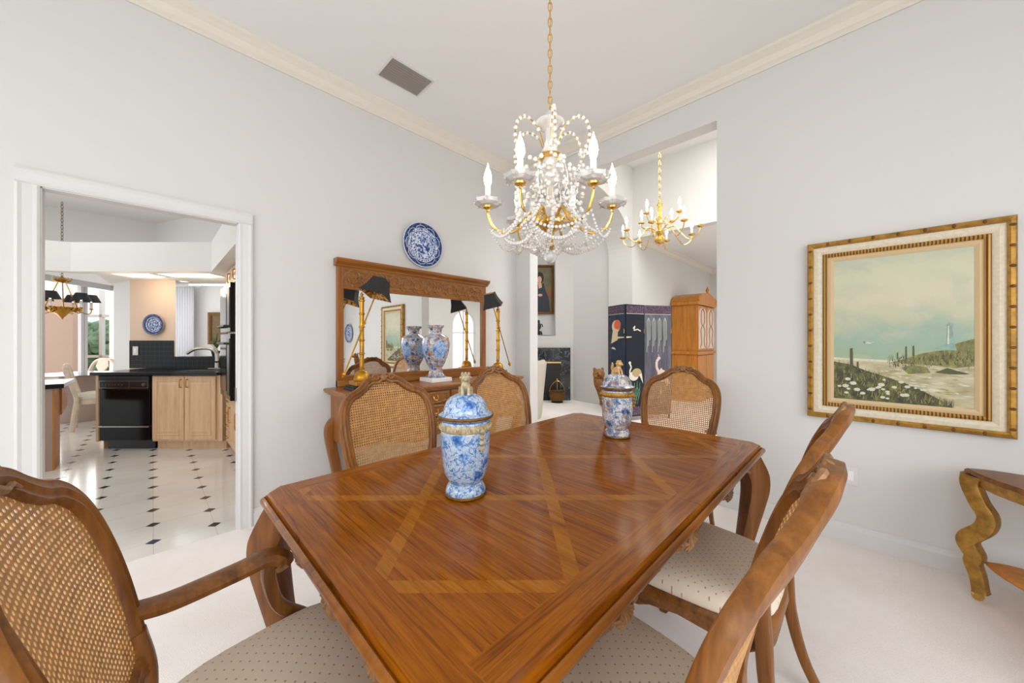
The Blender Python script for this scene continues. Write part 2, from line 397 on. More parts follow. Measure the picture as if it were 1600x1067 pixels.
# crown moulding (profile: out from wall, up)
CP = [(0, -.115), (.012, -.115), (.014, -.098), (.03, -.085), (.045, -.05), (.072, -.03), (.088, -.02), (.09, 0), (0, 0)]
def crown(name, ax, wallpos, sgn, a, b, z=CZ, k=1):
    mb = MB(); mb.prism([(wallpos+sgn*u*k, z+v*k) for u, v in CP], ax, a, b); struct(name, mb, M['crown'])
crown('trim_1', 'y', XL, 1, YB, YF); crown('trim_2', 'x', YF, -1, XL, XR); crown('trim_3', 'y', XR, -1, YB, YF); crown('trim_4', 'x', YB, 1, XL, XR)
BP = [(0, 0), (.016, 0), (.016, .085), (.010, .10), (.007, .115), (0, .118)]
def base(name, ax, wallpos, sgn, *spans):
    mb = MB()
    for a, b in spans: mb.prism([(wallpos+sgn*u, v) for u, v in BP], ax, a, b)
    struct(name, mb, M['trim'])
base('baseboard_left', 'y', XL, 1, (YB, -.482), (.485, YF)); base('baseboard_far', 'x', YF, -1, (XL, -2.764), (-.815, XR)); base('baseboard_right', 'y', XR, -1, (YB, YF))
# door casing
def casing_prof(w): return [(0, 0), (w, 0), (w, .020), (w*.86, .024), (w*.7, .018), (w*.3, .014), (w*.12, .016), (0, .010)]
mb = MB(); w = .078
def leg_case(y0, sg):
    mb.prism([(y0+sg*u, XL+v) for u, v in casing_prof(w)], 'z', 0, 2.056+w)
leg_pts = casing_prof(w)
def casing(side):
    y0, sg = (-.402, -1) if side else (.405, 1)
    mb.prism([(XL+v, y0+sg*u) for u, v in leg_pts], 'z', 0, 2.056)
casing(0); casing(1)
mb.prism([(XL+v, 2.056+u) for u, v in leg_pts], 'y', -.402-w, .405+w)
mb.box(-3.06, .400, 0, XL, .405, 2.056); mb.box(-3.06, -.402, 0, XL, -.397, 2.056); mb.box(-3.06, -.402, 2.051, XL, .405, 2.056)
struct('door_1', mb, M['trim'])
tag(MB().box(-3.045, .395, .86, -3.005, .4005, .95).build('strike_plate', M['nickel']), 'small metal strike plate on the white door jamb', 'strike plate')
# ---- living room shell
mb = MB(); arc = [(4.74+1.38*math.cos(t), 2.81+.92*math.sin(t)) for t in [PI-k*PI/36 for k in range(37)]]
mb.prism([(3.227, 0), (3.36, 0)]+arc+[(6.12, 0), (6.17, 0), (6.17, 4.4), (3.227, 4.4)], 'x', -3.46, -2.99); struct('wall_arch', mb, M['wall'])
mb = MB(); mb.box(-3.12, 6.17, 0, -2.99, 10.75, 4.4); struct('wall_living_left', mb, M['wall'])
mb = MB(); mb.box(-3.12, 10.75, 0, 7, 10.88, 4.4); struct('wall_living_back', mb, M['wall'])
mb = MB(); mb.box(-2.99, 6.14, 3.12, 7, 6.3, 4.4); struct('wall_bulkhead', mb, M['wall'])
mb = MB(); mb.box(-8, 3.227, 4.4, 7, 6.2, 4.5); struct('ceiling_living', mb, M['ceil'])
mb = MB(); mb.box(-2.99, 6.3, 3.2, 7, 10.75, 3.3); struct('ceiling_living_back', mb, M['ceil'])
crown('trim_5', 'y', -2.99, 1, 6.3, 10.75, 3.2); crown('trim_6', 'x', 10.75, -1, -2.99, 7, 3.2)
base('baseboard_living', 'y', -2.99, 1, (6.17, 10.75))
# right wall of the living room with an arched window
XW = 3.0
mb = MB(); a2 = [(6.92+.45*math.cos(t), 1.75+.45*math.sin(t)) for t in [PI-k*PI/16 for k in range(17)]]
mb.prism([(3.227, 0), (6.47, 0)]+a2+[(7.37, 0), (10.75, 0), (10.75, 4.4), (3.227, 4.4)], 'x', XW, XW+.13)
mb.box(XW, 6.47, 0, XW+.13, 7.37, .4); struct('wall_living_right', mb, M['wall'])
mb = MB(); mb.box(XW+.05, 6.905, .4, XW+.08, 6.935, 2.2); mb.box(XW+.05, 6.47, 1.5, XW+.08, 7.37, 1.53); struct('window_3', mb, M['trim'])
# fireplace alcove behind the arch
A = RD(-2.2, 7.62); B_ = RD(1.31, 7.6); Cc = (-3.46, 6.17)
mb = MB()
def wall_rd(mb, r0, r1, d, z0, z1, th=.12): mb.prism([RD(r0, d)[:2], RD(r1, d)[:2], RD(r1, d+th)[:2], RD(r0, d+th)[:2]], 'z', z0, z1)
NR = (868-800)/556*7.6
wall_rd(mb, -2.2, 1.31, 7.6, 0, 1.393); wall_rd(mb, NR, 1.31, 7.6, 1.393, 4.4); wall_rd(mb, -2.2, -.5, 7.6, 1.393, 4.4); wall_rd(mb, -.5, NR, 7.6, 3.2, 4.4); wall_rd(mb, -.55, NR+.05, 7.85, 1.3, 3.3, .05)
wall_rd(mb, -.5, NR, 7.6, 1.37, 1.393, .3); wall_rd(mb, -.55, -.5, 7.6, 1.393, 3.2, .3); wall_rd(mb, NR, NR+.05, 7.7, 1.393, 3.2, .2)
struct('wall_fireplace', mb, M['wall'])
mb = MB(); mb.prism([B_[:2], Cc, (Cc[0], Cc[1]+.12), (B_[0], B_[1]+.15)], 'z', 0, 4.4); struct('wall_alcove', mb, M['wall'])
mb = MB(); mb.box(-8.1, 3.227, 0, -8, 11.5, 4.4); mb.box(-8, 3.1, 0, -3.06, 3.227, 4.4); struct('wall_alcove_side', mb, M['wall'])
base('baseboard_alcove', 'x', 6.17, -1, (-3.46, -3.0))
# ---- kitchen shell
KC = RD(-6.19, 6.2)
mb = MB(); mb.box(-14, -6, 3.3, -3.06, 3.1, 3.4); struct('ceiling_kitchen', mb, M['ceil'])
mb = MB(); mb.prism([(KC[0], KC[1]), (KC[0], -6), (KC[0]-.12, -6), (KC[0]-.12, KC[1]+.1)], 'z', 2.44, 3.3)
e = RD(-6.19+.927*4.2, 6.2-.375*4.2)
mb.prism([(KC[0], KC[1]), (KC[0]-.05, KC[1]+.12), (e[0], e[1]+.14), (e[0], e[1])], 'z', 2.44, 3.3); struct('wall_kitchen_upper', mb, M['kitwall'])
mb = MB(); P = [RD(-5.75, 3.85), RD(-5.11, 4.12), RD(-3.48, 4.12), (-3.13, .481, 0)]
Q = [RD(-5.85, 3.97), RD(-5.15, 4.26), RD(-3.42, 4.26), (-3.13, .62, 0)]
mb.prism([p[:2] for p in P]+[q[:2] for q in Q[::-1]], 'z', 2.07, 2.41); struct('wall_soffit', mb, M['kitwall'])
mb = MB(); mb.prism([RD(-4.86, 4.125)[:2], RD(-3.48, 4.125)[:2], (-3.13, .485), (-3.13, 1.2), (-5.2, 1.2), RD(-3.6, 5.05)[:2], RD(-5.7, 5.05)[:2]], 'z', 2.075, 2.11); struct('ceiling_soffit', mb, M['kitwall'])
mb = MB(); mb.prism([RD(*p)[:2] for p in ((-4.48, 4.74), (-5.09, 4.74), (-5.62, 5.02), (-5.5, 5.3), (-4.85, 5.13))], 'z', 0, 2.08)
mb.m = [0, 0, 1, 0, 0, 0, 0]; struct('wall_column', mb, [M['kitwall'], M['peach']])
mb = MB(); mb.box(-9, 1.2, 0, -3.06, 1.3, 3.3); struct('wall_kitchen_right', mb, M['kitwall'])
mb = MB(); wall_rd(mb, -8.6, -4.6, 7.6, 0, 2.44); struct('wall_family', mb, M['kitwall'])
mb = MB(); mb.box(-14, 3.0, 0, -13.9, 3.1, .1)
def on_line(t): return RD(-8.35-.31*t, 6.38+1.36*t)      # the line of the sliding glass doors
def slab_on(mb, t0, t1, z0, z1, th=.06, m=None):
    a = Vector(on_line(t0)); b = Vector(on_line(t1)); n = Vector((b.y-a.y, a.x-b.x, 0)).normalized()*th
    mb.prism([tuple(a[:2]), tuple(b[:2]), tuple((b+n)[:2]), tuple((a+n)[:2])], 'z', z0, z1, m)
mb = MB(); slab_on(mb, -2.5, 2.6, 2.44, 3.3, .12); slab_on(mb, 1.9, 2.6, 0, 2.44, .12); slab_on(mb, -2.5, -1.6, 0, 2.44, .12); struct('wall_nook', mb, M['kitwall'])
mb = MB(); slab_on(mb, -1.6, 1.9, 2.33, 2.44, .1); slab_on(mb, -1.6, 1.9, 0, .05, .1)
for t in (-1.6, .42, .475, 1.82): slab_on(mb, t, t+.045, .05, 2.33, .05)
struct('window_4', mb, M['alu'])
# lanai outside the sliders
mb = MB(); mb.box(-24, -16, -.14, -9.2, 8, -.1); struct('floor_patio', mb, M['grass'])
mb = MB(); wall_rd(mb, -14.2, -11.85, 9.6, 0, 2.4, .2); struct('wall_patio', mb, M['pink'])
def cage(name, pts, label):
    mb = MB()
    for r, d, z0, z1 in pts: mb.prism([RD(r-.045, d)[:2], RD(r+.045, d)[:2], RD(r+.045, d+.09)[:2], RD(r-.045, d+.09)[:2]], 'z', z0, z1)
    r0, r1 = min(p[0] for p in pts), max(p[0] for p in pts); d = pts[0][1]
    for z in (.75, 1.98): mb.prism([RD(r0, d)[:2], RD(r1, d)[:2], RD(r1, d+.07)[:2], RD(r0, d+.07)[:2]], 'z', z, z+.08)
    tag(mb.build(name, M['white'], smooth=False), label, 'frame')
cage('screen_frame', [(-13.2, 10.8, -.1, 3.2), (-12.49, 10.8, -.1, 3.2), (-10.2, 10.8, -.1, 3.2)], 'white screen enclosure frame outside the breakfast sliding doors')
mb = MB(); rnd = random.Random(3)
for k in range(220):
    r = rnd.uniform(-16, -9.5); z = rnd.uniform(0, 1.95); d = 12.2+rnd.uniform(0, .8)
    mb.ball(RD(r, d, z), rnd.uniform(.18, .36), 6, None, 4)
tag(mb.build('hedge', M['hedge'], smooth=True), 'green hedge beyond the white screen frame outside', 'hedge')
# ------------------------------------------------------------------ dining chairs
def yb(z): t = (z-.47)/.6; return -.22-.09*t-.08*t*t
def bp(u, z): return Vector((u, yb(z)+.035*(u/.27)**2, z))
HALF = [(0, 1.056), (.045, 1.052), (.085, 1.038), (.12, 1.010), (.155, .988), (.195, .972), (.228, .938), (.246, .885), (.248, .80), (.238, .70), (.222, .61), (.213, .56)]
LOOP2 = [(u, z) for u, z in HALF]+[(.15, .553), (0, .55), (-.15, .553)]+[(-u, z) for u, z in HALF[:0:-1]]
LOOPS = [(p.x, p.y) for p in cr([(u, z, 0) for u, z in LOOP2], 5, True)]
def inside(poly, x, y):
    c = False; j = len(poly)-1
    for i in range(len(poly)):
        xi, yi = poly[i]; xj, yj = poly[j]
        if (yi > y) != (yj > y) and x < (xj-xi)*(y-yi)/(yj-yi)+xi: c = not c
        j = i
    return c
def cane_mb(p=.0128, r=.0040):
    mb = MB(); n = int(.54/p)
    for i in range(-n//2, n//2+1):
        for j in range(int(.54/p)+2):
            u, z = i*p, .54+j*p
            if not inside(LOOPS, u, z): continue
            h = p/2; o8 = [(h, 0), (h, h), (0, h), (-h, h), (-h, 0), (-h, -h), (0, -h), (h, -h)]
            vs = [bp(u+a, z+b) for a, b in o8]+[bp(u+r*math.cos(PI/4*k), z+r*math.sin(PI/4*k)) for k in range(8)]
            mb.add(vs, [(k, (k+1) % 8, 8+(k+1) % 8, 8+k) for k in range(8)])
    return mb
MOULD = [(.024, -.011), (.024, .008), (.018, .015), (.008, .013), (.002, .017), (-.006, .012), (-.016, .014), (-.023, .006), (-.023, -.010), (-.014, -.016), (.012, -.016)]
def seat_out(k=1.0, n=40):
    o = []
    for i in range(n):
        t = 2*PI*i/n; c, s = math.cos(t), math.sin(t)
        x = math.copysign(abs(c)**.55, c); y = math.copysign(abs(s)**.55, s)
        o.append((x*(.245+.022*y)*k, .012+y*.243*k))
    return o
def make_chair(arms):
    t = thing('dining_armchair' if arms else 'dining_chair', 'x', 'chair')
    lp = [bp(u, z) for u, z in LOOPS]
    mb = MB(); mb.sweep(lp, MOULD, (0, 1, .2), None, True); mb.build('back_frame', M['chairwood'], t, ang=50)
    cane_mb().build('cane_panel', M['cane'], t, smooth=False, solid=.0016)
    mb = MB()                                           # carved crest: two scrolls round a shell
    def off(u, z, d): return bp(u, z)+Vector((0, d, 0))
    for sg in (-1, 1):
        pts = []
        for k in range(22):
            a = k/21*2.6*PI; rr = .022*(1-k/26)
            pts.append(off(sg*(.045+rr*math.cos(a)), 1.062+rr*math.sin(a)*.8, .014))
        mb.tube(pts, [.007, .003], 6)
        mb.tube([off(sg*.01, 1.05, .016), off(sg*.04, 1.035, .018), off(sg*.075, 1.035, .016), off(sg*.1, 1.02, .012)], [.008, .003], 6)
    for k in range(5):
        a = PI*(.2+.15*k); mb.tube([off(0, 1.045, .014), off(.026*math.cos(a), 1.048+.034*math.sin(a), .012)], [.005, .008], 6)
    mb.build('crest_carving', M['carve'], t)
    # rear legs (stile to floor)
    for sg in (-1, 1):
        mb = MB(); p = cr([bp(sg*.216, .62), bp(sg*.208, .52), (sg*.212, -.215, .40), (sg*.218, -.225, .27), (sg*.214, -.262, .12), (sg*.210, -.32, .0)], 5)
        sc = [1+.12*math.sin(i/(len(p)-1)*PI*1.6) for i in range(len(p))]
        mb.sweep(p, rrect(.021, .018, .5), (1, 0, 0), [s*(1-.2*i/len(p)) for i, s in enumerate(sc)]); mb.build('rear_leg', M['chairwood'], t)
    # seat frame with scalloped lower edge
    o = seat_out(1.0); n = len(o); R = []
    sc = lambda i: .352+.016*math.cos(4*2*PI*i/n*1.0)+.012*math.cos(8*2*PI*i/n)
    R.append([(x*.9, y*.9, sc(i)+.01) for i, (x, y) in enumerate(o)]); R.append([(x*1.02, y*1.02, sc(i)) for i, (x, y) in enumerate(o)])
    R.append([(x*1.035, y*1.035, sc(i)+.012) for i, (x, y) in enumerate(o)]); R.append([(x*1.02, y*1.02, .415) for x, y in o]); R.append([(x*.98, y*.98, .428) for x, y in o])
    mb = MB(); mb.rings(R, False, True); mb.build('seat_frame', M['chairwoodx'], t)
    R = [[(x*k, y*k+.012*(1-k), z) for x, y in o] for k, z in ((.97, .428), (1.0, .436), (1.005, .450), (.975, .472), (.9, .488), (.75, .497), (.45, .502), (.15, .503))]
    mb = MB(); mb.rings(R); mb.build('seat', M['seat'], t, ang=70)
    for sg in (-1, 1):                                   # cabriole front legs
        mb = MB(); p = cr([(sg*.225, .215, .425), (sg*.242, .236, .36), (sg*.245, .242, .27), (sg*.226, .222, .13), (sg*.222, .218, .06), (sg*.240, .242, .012), (sg*.246, .252, 0)], 5)
        m = len(p); sc = []
        for i in range(m):
            f = i/(m-1); sc.append(1.25-1.0*f+.55*max(0, f-.72)*2.2 if f < .9 else .78)
        mb.sweep(p, rrect(.024, .024, .5), (1, 0, 0), sc); mb.build('front_leg', M['chairwood'], t)
    if arms:
        for sg in (-1, 1):
            mb = MB(); p = cr([bp(sg*.236, .655)+Vector((sg*.004, 0, 0)), (sg*.262, -.16, .636), (sg*.285, -.03, .634), (sg*.290, .04, .640), (sg*.283, .075, .628), (sg*.278, .085, .606)], 6)
            mb.sweep(p, [(.020, -.010), (.022, 0), (.016, .010), (0, .014), (-.016, .010), (-.022, 0), (-.020, -.010), (0, -.014)], (0, 0, 1), [1.25+.25*i/len(p) for i in range(len(p))])
            a = mb.build('armrest', M['chairwood'], t)
            mb = MB(); p = cr([(sg*.285, .045, .630), (sg*.281, .042, .58), (sg*.274, .065, .50), (sg*.266, .125, .44), (sg*.258, .165, .395)], 6)
            mb.sweep(p, rrect(.017, .017, .6), (1, 0, 0), [1.1-.1*math.sin(i/len(p)*PI)+.5*max(0, i/len(p)-.6) for i in range(len(p))])
            mb.build('arm_support', M['chairwood'], a)
    return t
G = 'cane-back dining chairs round the table'
arm0 = make_chair(True); arm0.location = (-.91, .195, 0); arm0.scale = (1.12, 1, 1); arm0['label'] = 'cane-back walnut armchair at the near end of the table'; arm0['group'] = G
ch0 = make_chair(False); ch0.location = (-1.57, .925, 0); ch0.rotation_euler = (0, 0, -PI/2); ch0['label'] = 'cane-back walnut chair on the buffet side, in front of the left brass lamp'; ch0['group'] = G
dup(ch0, (-.955, 2.40, 0), PI, 'cane-back chair at the far end of the table, before the wide opening')
dup(ch0, (-1.57, 1.765, 0), -PI/2, 'cane-back walnut chair on the buffet side, in front of the right lamp')
dup(ch0, (-.42, 1.45, 0), PI/2, 'walnut chair nearer the seascape painting, seen edge-on behind the foreground chair')
dup(ch0, (-.42, .74, 0), PI/2, 'walnut chair with dotted cream seat nearest the camera on the right, seen edge-on')

# ------------------------------------------------------------------ dining table
T = thing('dining_table', 'large walnut parquet dining table with carved apron and cabriole legs', 'table', (-.91, 1.2, 0))
HX, HY = .57, .95
def tout(i, c=.055):
    a, b = HX-i, HY-i; k = c-i*.586
    k = max(k, .01)
    q = [(a, -b+k), (a, b-k), (a-k, b), (-a+k, b), (-a, b-k), (-a, -b+k), (-a+k, -b), (a-k, -b)]
    return q
def wavy(i, z):                                       # slightly bowed outline, subdivided
    q = tout(i); o = []
    for k in range(8):
        p, r = q[k], q[(k+1) % 8]; n = 12 if k % 2 == 0 else 2
        for j in range(n): f = j/n; o.append((p[0]+(r[0]-p[0])*f, p[1]+(r[1]-p[1])*f, z))
    return o
mb = MB(); mb.rings([wavy(.05, .716), wavy(.028, .716), wavy(.012, .722), wavy(.001, .730), wavy(0, .737), wavy(.004, .745), wavy(.011, .748), wavy(.017, .743)], True, False)
mb.build('table_edge', M['tablewoody'], T, ang=50)
mb = MB(); mb.rings([wavy(.017, .743), wavy(.019, .755), wavy(.024, .7598), wavy(.028, .76)], False, True); mb.build('tabletop', M['tabletop'], T, smooth=False)
def apron(length, n=48):
    o = []
    for i in range(n+1):
        s = -1+2*i/n; a = abs(s)
        z = .655-.030*math.exp(-(a/.16)**2)-.028*math.exp(-((a-.52)/.14)**2)+.03*math.exp(-((a-.30)/.1)**2)+.012*a
        if a > .86: z -= .9*(a-.86)*.35
        o.append((s*length/2, z))
    return o
for ax, L, pos in (('x', 1.70, .5), ('x', 1.70, -.5), ('y', .94, .88), ('y', .94, -.88)):
    mb = MB(); pl = apron(L); mb.prism(pl+[(L/2, .718), (-L/2, .718)], ax, pos-.011, pos+.011)
    a = mb.build('apron', M['tablewood'] if ax == 'y' else M['tablewoody'], T, smooth=False)
    mb = MB()                                          # moulded lower lip and carved shells
    s = 1 if pos > 0 else -1; P3 = (lambda u, z, d: (pos+s*(.011+d), u, z)) if ax == 'x' else (lambda u, z, d: (u, pos+s*(.011+d), z))
    mb.tube([P3(u, z+.004, .002) for u, z in pl], .007, 6)
    for cu in (-.52, 0, .52):
        u0 = cu*L/2; z0 = .652
        for k in range(7):
            a2 = PI*(1.08+.14*k); ln = .052 if cu == 0 else .038
            mb.tube([P3(u0, z0+.008, .004), P3(u0+ln*.8*math.cos(a2), z0+ln*.55*math.sin(a2), .012), P3(u0+ln*math.cos(a2), z0+ln*.9*math.sin(a2), .006)], [.005, .009, .004], 6)
        for sg in (-1, 1):
            pts = []
            for k in range(16):
                an = k/15*2.2*PI; rr = .026*(1-k/20); pts.append(P3(u0+sg*(.062+rr*math.cos(an)), z0+.004+rr*math.sin(an)*.8, .006))
            mb.tube(pts, [.008, .004], 6)
    mb.build('carving', M['carve'], a)
for sx in (-1, 1):
    for sy in (-1, 1):
        d = Vector((sx, sy, 0)).normalized()
        b0 = Vector((sx*.485, sy*.885, 0)); mb = MB()
        p = cr([b0+d*o+Vector((0, 0, z)) for o, z in ((-.005, .716), (.015, .67), (.045, .60), (.05, .53), (.03, .42), (.0, .28), (-.02, .16), (-.022, .09), (.0, .045), (.035, .02), (.045, 0))], 5)
        m = len(p); K = [1.15, 1.25, 1.3, 1.2, 1.0, .78, .6, .56, .66, .78, .7]; sc = []
        for i in range(m):
            f = i/(m-1)*10; q = min(int(f), 9); sc.append(K[q]+(K[q+1]-K[q])*(f-q))
        mb.sweep(p, rrect(.042, .042, .45), (sx, -sy, 0), sc); lg = mb.build('leg', M['tablewood'], T)
        mb = MB(); kp = [b0+d*o+Vector((0, 0, z)) for o, z in ((.065, .66), (.098, .61), (.102, .55), (.085, .48), (.068, .43))]
        tg = Vector((sx, -sy, 0)).normalized()
        mb.tube(cr(kp, 4), [.008, .012, .004], 6)
        for k in range(6):
            z = .64-k*.032; q = b0+d*(.075+.03*math.sin((.66-z)/.23*PI))+Vector((0, 0, z))
            for s2 in (-1, 1): mb.tube([q, q+tg*s2*.022-d*.014+Vector((0, 0, .018)), q+tg*s2*.036-d*.034+Vector((0, 0, .012))], [.008, .007, .003], 5)
        mb.build('knee_carving', M['carve'], lg)

# ------------------------------------------------------------------ ginger jars
def lion(mb, z0, k=1.0, turn=0.0):
    b = len(mb.v)
    mb.ball((0, .006, .020), (.017, .022, .019), 10); mb.ball((0, -.010, .034), (.013, .013, .020), 10)
    mb.ball((0, -.018, .056), (.014, .014, .013), 10); mb.ball((0, -.031, .052), (.008, .008, .006), 8)
    for s in (-1, 1):
        mb.tube([(s*.009, -.012, .034), (s*.010, -.022, .015), (s*.010, -.024, 0)], [.006, .005, .006], 6)
        mb.tube([(s*.014, .010, .022), (s*.017, .016, .008), (s*.016, .006, 0)], [.009, .007, .006], 6)
        mb.ball((s*.010, -.013, .068), (.004, .003, .006), 6)
    mb.tube(cr([(0, .026, .015), (0, .034, .03), (0, .03, .048), (.004, .038, .058)], 4), [.006, .008, .003], 6)
    for a in range(8): mb.ball((.014*math.cos(a*PI/4), -.010, .056+.013*math.sin(a*PI/4)), .005, 6)
    ct, st = math.cos(turn), math.sin(turn)
    mb.xf(lambda v: Vector((k*(v.x*ct-v.y*st), k*(v.x*st+v.y*ct), z0+v.z*k)), b)
def jar(loc, glaze, lionm, label, rz=0, bandm='golddark'):
    t = thing('ginger_jar', label, 'jar', loc, rz, 'lidded ginger jars on the table')
    mb = MB(); mb.lathe([(.052, .016), (.05, .04), (.058, .052), (.070, .075), (.0765, .11), (.080, .16), (.081, .21), (.0805, .225)], 36, cap=False)
    mb.lathe([(.0805, .225), (.079, .247), (.06, .252), (.03, .252)], 36)
    b = mb.build('body', M[glaze], t)
    mb = MB(); mb.lathe([(.062, 0), (.068, .004), (.068, .009), (.066, .012)], 36); mb.build('foot_rim', M['golddark'], b)
    mb = MB(); mb.lathe([(.066, .011), (.066, .020), (.062, .03), (.053, .043), (.050, .045)], 36); mb.build('foot', M[glaze], t)
    mb = MB(); mb.lathe([(.081, .215), (.0835, .219), (.0835, .235), (.081, .241)], 36, cap=False)
    for k in range(36):
        a = k*PI/18; mb.ball((.0835*math.cos(a), .0835*math.sin(a), .227), (.005, .005, .008), 6, None, 4)
    for s in (-1, 1):
        for k in range(4): mb.ball((s*.084, 0, .222-k*.018), (.009, .011, .009), 8, None, 5)
    mb.build('beaded_band', M['liontan'] if glaze == 'jar_blue' else M['goldleaf'], b)
    mb = MB(); mb.lathe([(.07, .252), (.086, .254), (.0905, .259), (.090, .266), (.080, .272), (.074, .275), (.071, .290), (.064, .308), (.052, .322), (.034, .331), (.012, .334), (0, .334)], 36)
    ld = mb.build('lid', M[glaze], t)
    mb = MB(); mb.lathe([(.0905, .257), (.0925, .261), (.0915, .266), (.0895, .267)], 36, cap=False); mb.build('lid_rim', M['golddark'], ld)
    mb = MB(); lion(mb, .329, 1.05, .9); mb.build('lion_finial', M[lionm], ld)
    return t
jar((-.945, .735, .76), 'jar_blue', 'liontan', 'pale blue and white lidded ginger jar, the nearer one on the table')
jar((-.935, 1.74, .76), 'jar_navy', 'lionorange', 'navy and russet lidded ginger jar at the far end of the table', .4)

# ------------------------------------------------------------------ buffet, mirror, lamps, vase, plate
BF = thing('buffet', 'long walnut buffet with carved drawers against the left wall', 'sideboard', (-2.752, 1.83, 0))
def brect(i): a, b = .225-i, .90-i; return [(-.225, -b), (a, -b), (a, b), (-.225, b)]
mb = MB(); mb.rings([[(x, y, z) for x, y in brect(i)] for i, z in ((.035, .850), (.03, .862), (.012, .868), (.004, .880), (0, .888), (.004, .897), (.010, .90))])
mb.build('top', M['sidewood'], BF, smooth=False)
mb = MB(); mb.box(-.215, -.85, .50, .175, .85, .852); mb.build('case', M['sidewoodz'], BF, smooth=False, bevel=.004)
mb = MB(); pl = []
for i in range(41):
    s = -1+i/20; pl.append((s*.85, .468+.02*math.cos(s*9)+.05*abs(s)**4))
mb.prism(pl+[(.85, .505), (-.85, .505)], 'x', .155, .178); mb.build('apron', M['sidewood'], BF, smooth=False)
def carve_frame(mb, y0, y1, z0, z1, x):                # raised cartouche moulding on a front
    cy, cz, hy, hz = (y0+y1)/2, (z0+z1)/2, (y1-y0)/2-.02, (z1-z0)/2-.015; p = []
    for k in range(40):
        t = 2*PI*k/40; c, s = math.cos(t), math.sin(t)
        p.append((x, cy+hy*math.copysign(abs(c)**.45, c)*(1-.06*math.cos(4*t)), cz+hz*math.copysign(abs(s)**.45, s)*(1-.12*math.cos(6*t))))
    mb.tube(p, .006, 6, None, True)
def pull(name, par, y, z):
    mb = MB(); mb.ball((.195, y-.02, z), .006, 8); mb.ball((.195, y+.02, z), .006, 8)
    mb.tube(cr([(.195, y-.02, z), (.205, y-.018, z-.022), (.207, y, z-.032), (.205, y+.018, z-.022), (.195, y+.02, z)], 4), .0035, 6)
    mb.build(name, M['brass'], par)
for y0, y1 in ((-.30, .30),):
    for k in range(3):
        z0, z1 = .515+k*.112, .515+k*.112+.104
        for a, b in ((y0, -.012), (.012, y1)):
            mb = MB(); mb.box(.172, a, z0, .188, b, z1); d = mb.build('drawer', M['sidewood'], BF, smooth=False, bevel=.003)
            mb = MB(); carve_frame(mb, a, b, z0, z1, .189); mb.build('panel_carving', M['carve'], d); pull('pull', d, (a+b)/2, (z0+z1)/2+.012)
for a, b in ((-.835, -.33), (.33, .835)):
    mb = MB(); mb.box(.172, a, .515, .188, b, .845); d = mb.build('door', M['sidewoodz'], BF, smooth=False, bevel=.003)
    mb = MB(); carve_frame(mb, a, b, .515, .845, .189); carve_frame(mb, a+.07, b-.07, .56, .80, .189); mb.build('panel_carving', M['carve'], d)
    pull('pull', d, b-.05 if a < 0 else a+.05, .68)
for x, sx in ((.14, 1), (-.185, 0)):
    for sy in (-1, 1):
        mb = MB(); p = cr([(x+sx*o*.7, sy*(.81+o), z) for o, z in ((0, .66), (.045, .61), (.055, .55), (.04, .44), (.01, .28), (-.005, .14), (.0, .06), (.03, .015), (.04, 0))], 5)
        m = len(p); mb.sweep(p, rrect(.034, .034, .4), (1, 0, 0), [1.1+.15*math.sin(i/m*PI)-.55*i/m for i in range(m)]); mb.build('leg', M['sidewoodz'], BF)

MR = thing('wall_mirror', 'wide walnut framed mirror with carved top rail above the buffet', 'mirror', (-2.985, 1.80, .902))
W2, H = .775, .985
mb = MB(); mb.box(0, -W2, 0, .035, -W2+.05, H); mb.box(0, W2-.05, 0, .035, W2, H); mb.build('side_rail', M['sidewoodz'], MR, smooth=False, bevel=.004)
mb = MB(); mb.box(0, -W2, 0, .055, W2, .05); mb.box(0, -W2+.05, .05, .035, W2-.05, .085); mb.build('bottom_rail', M['sidewood'], MR, smooth=False, bevel=.004)
mb = MB(); mb.box(0, -W2+.05, .785, .033, W2-.05, .965); rl = mb.build('top_rail', M['sidewood'], MR, smooth=False)
mb = MB()
for k in range(12):                                     # leafy scrolls along the rail
    y0 = -.66+k*.12; s = 1 if k % 2 else -1
    p = []
    for j in range(26):
        a = j/25*3.2*PI; r = .056*(1-j/32); p.append((.035, y0+r*math.cos(a)*s, .873+r*math.sin(a)*1.1))
    mb.tube(p, [.007, .003], 6)
    for j in range(6):
        a = j*PI/3+.3; mb.tube([(.034, y0+.045*math.cos(a), .873+.05*math.sin(a)), (.04, y0+.066*math.cos(a+.3), .873+.066*math.sin(a+.3)), (.034, y0+.07*math.cos(a+.75), .873+.07*math.sin(a+.75))], [.004, .008, .003], 5)
mb.build('scroll_carving', M['carve'], rl)
mb = MB(); CP2 = [(0, .96), (.045, .96), (.05, .972), (.062, .982), (.078, .992), (.085, 1.005), (.085, 1.018), (0, 1.018)]
mb.prism(CP2, 'y', -W2-.018, W2+.018); mb.build('cornice', M['sidewood'], MR, smooth=False)
mb = MB(); mb.box(.004, -W2+.045, .08, .012, W2-.045, .79); mb.build('glass', M['mirror'], MR, smooth=False)

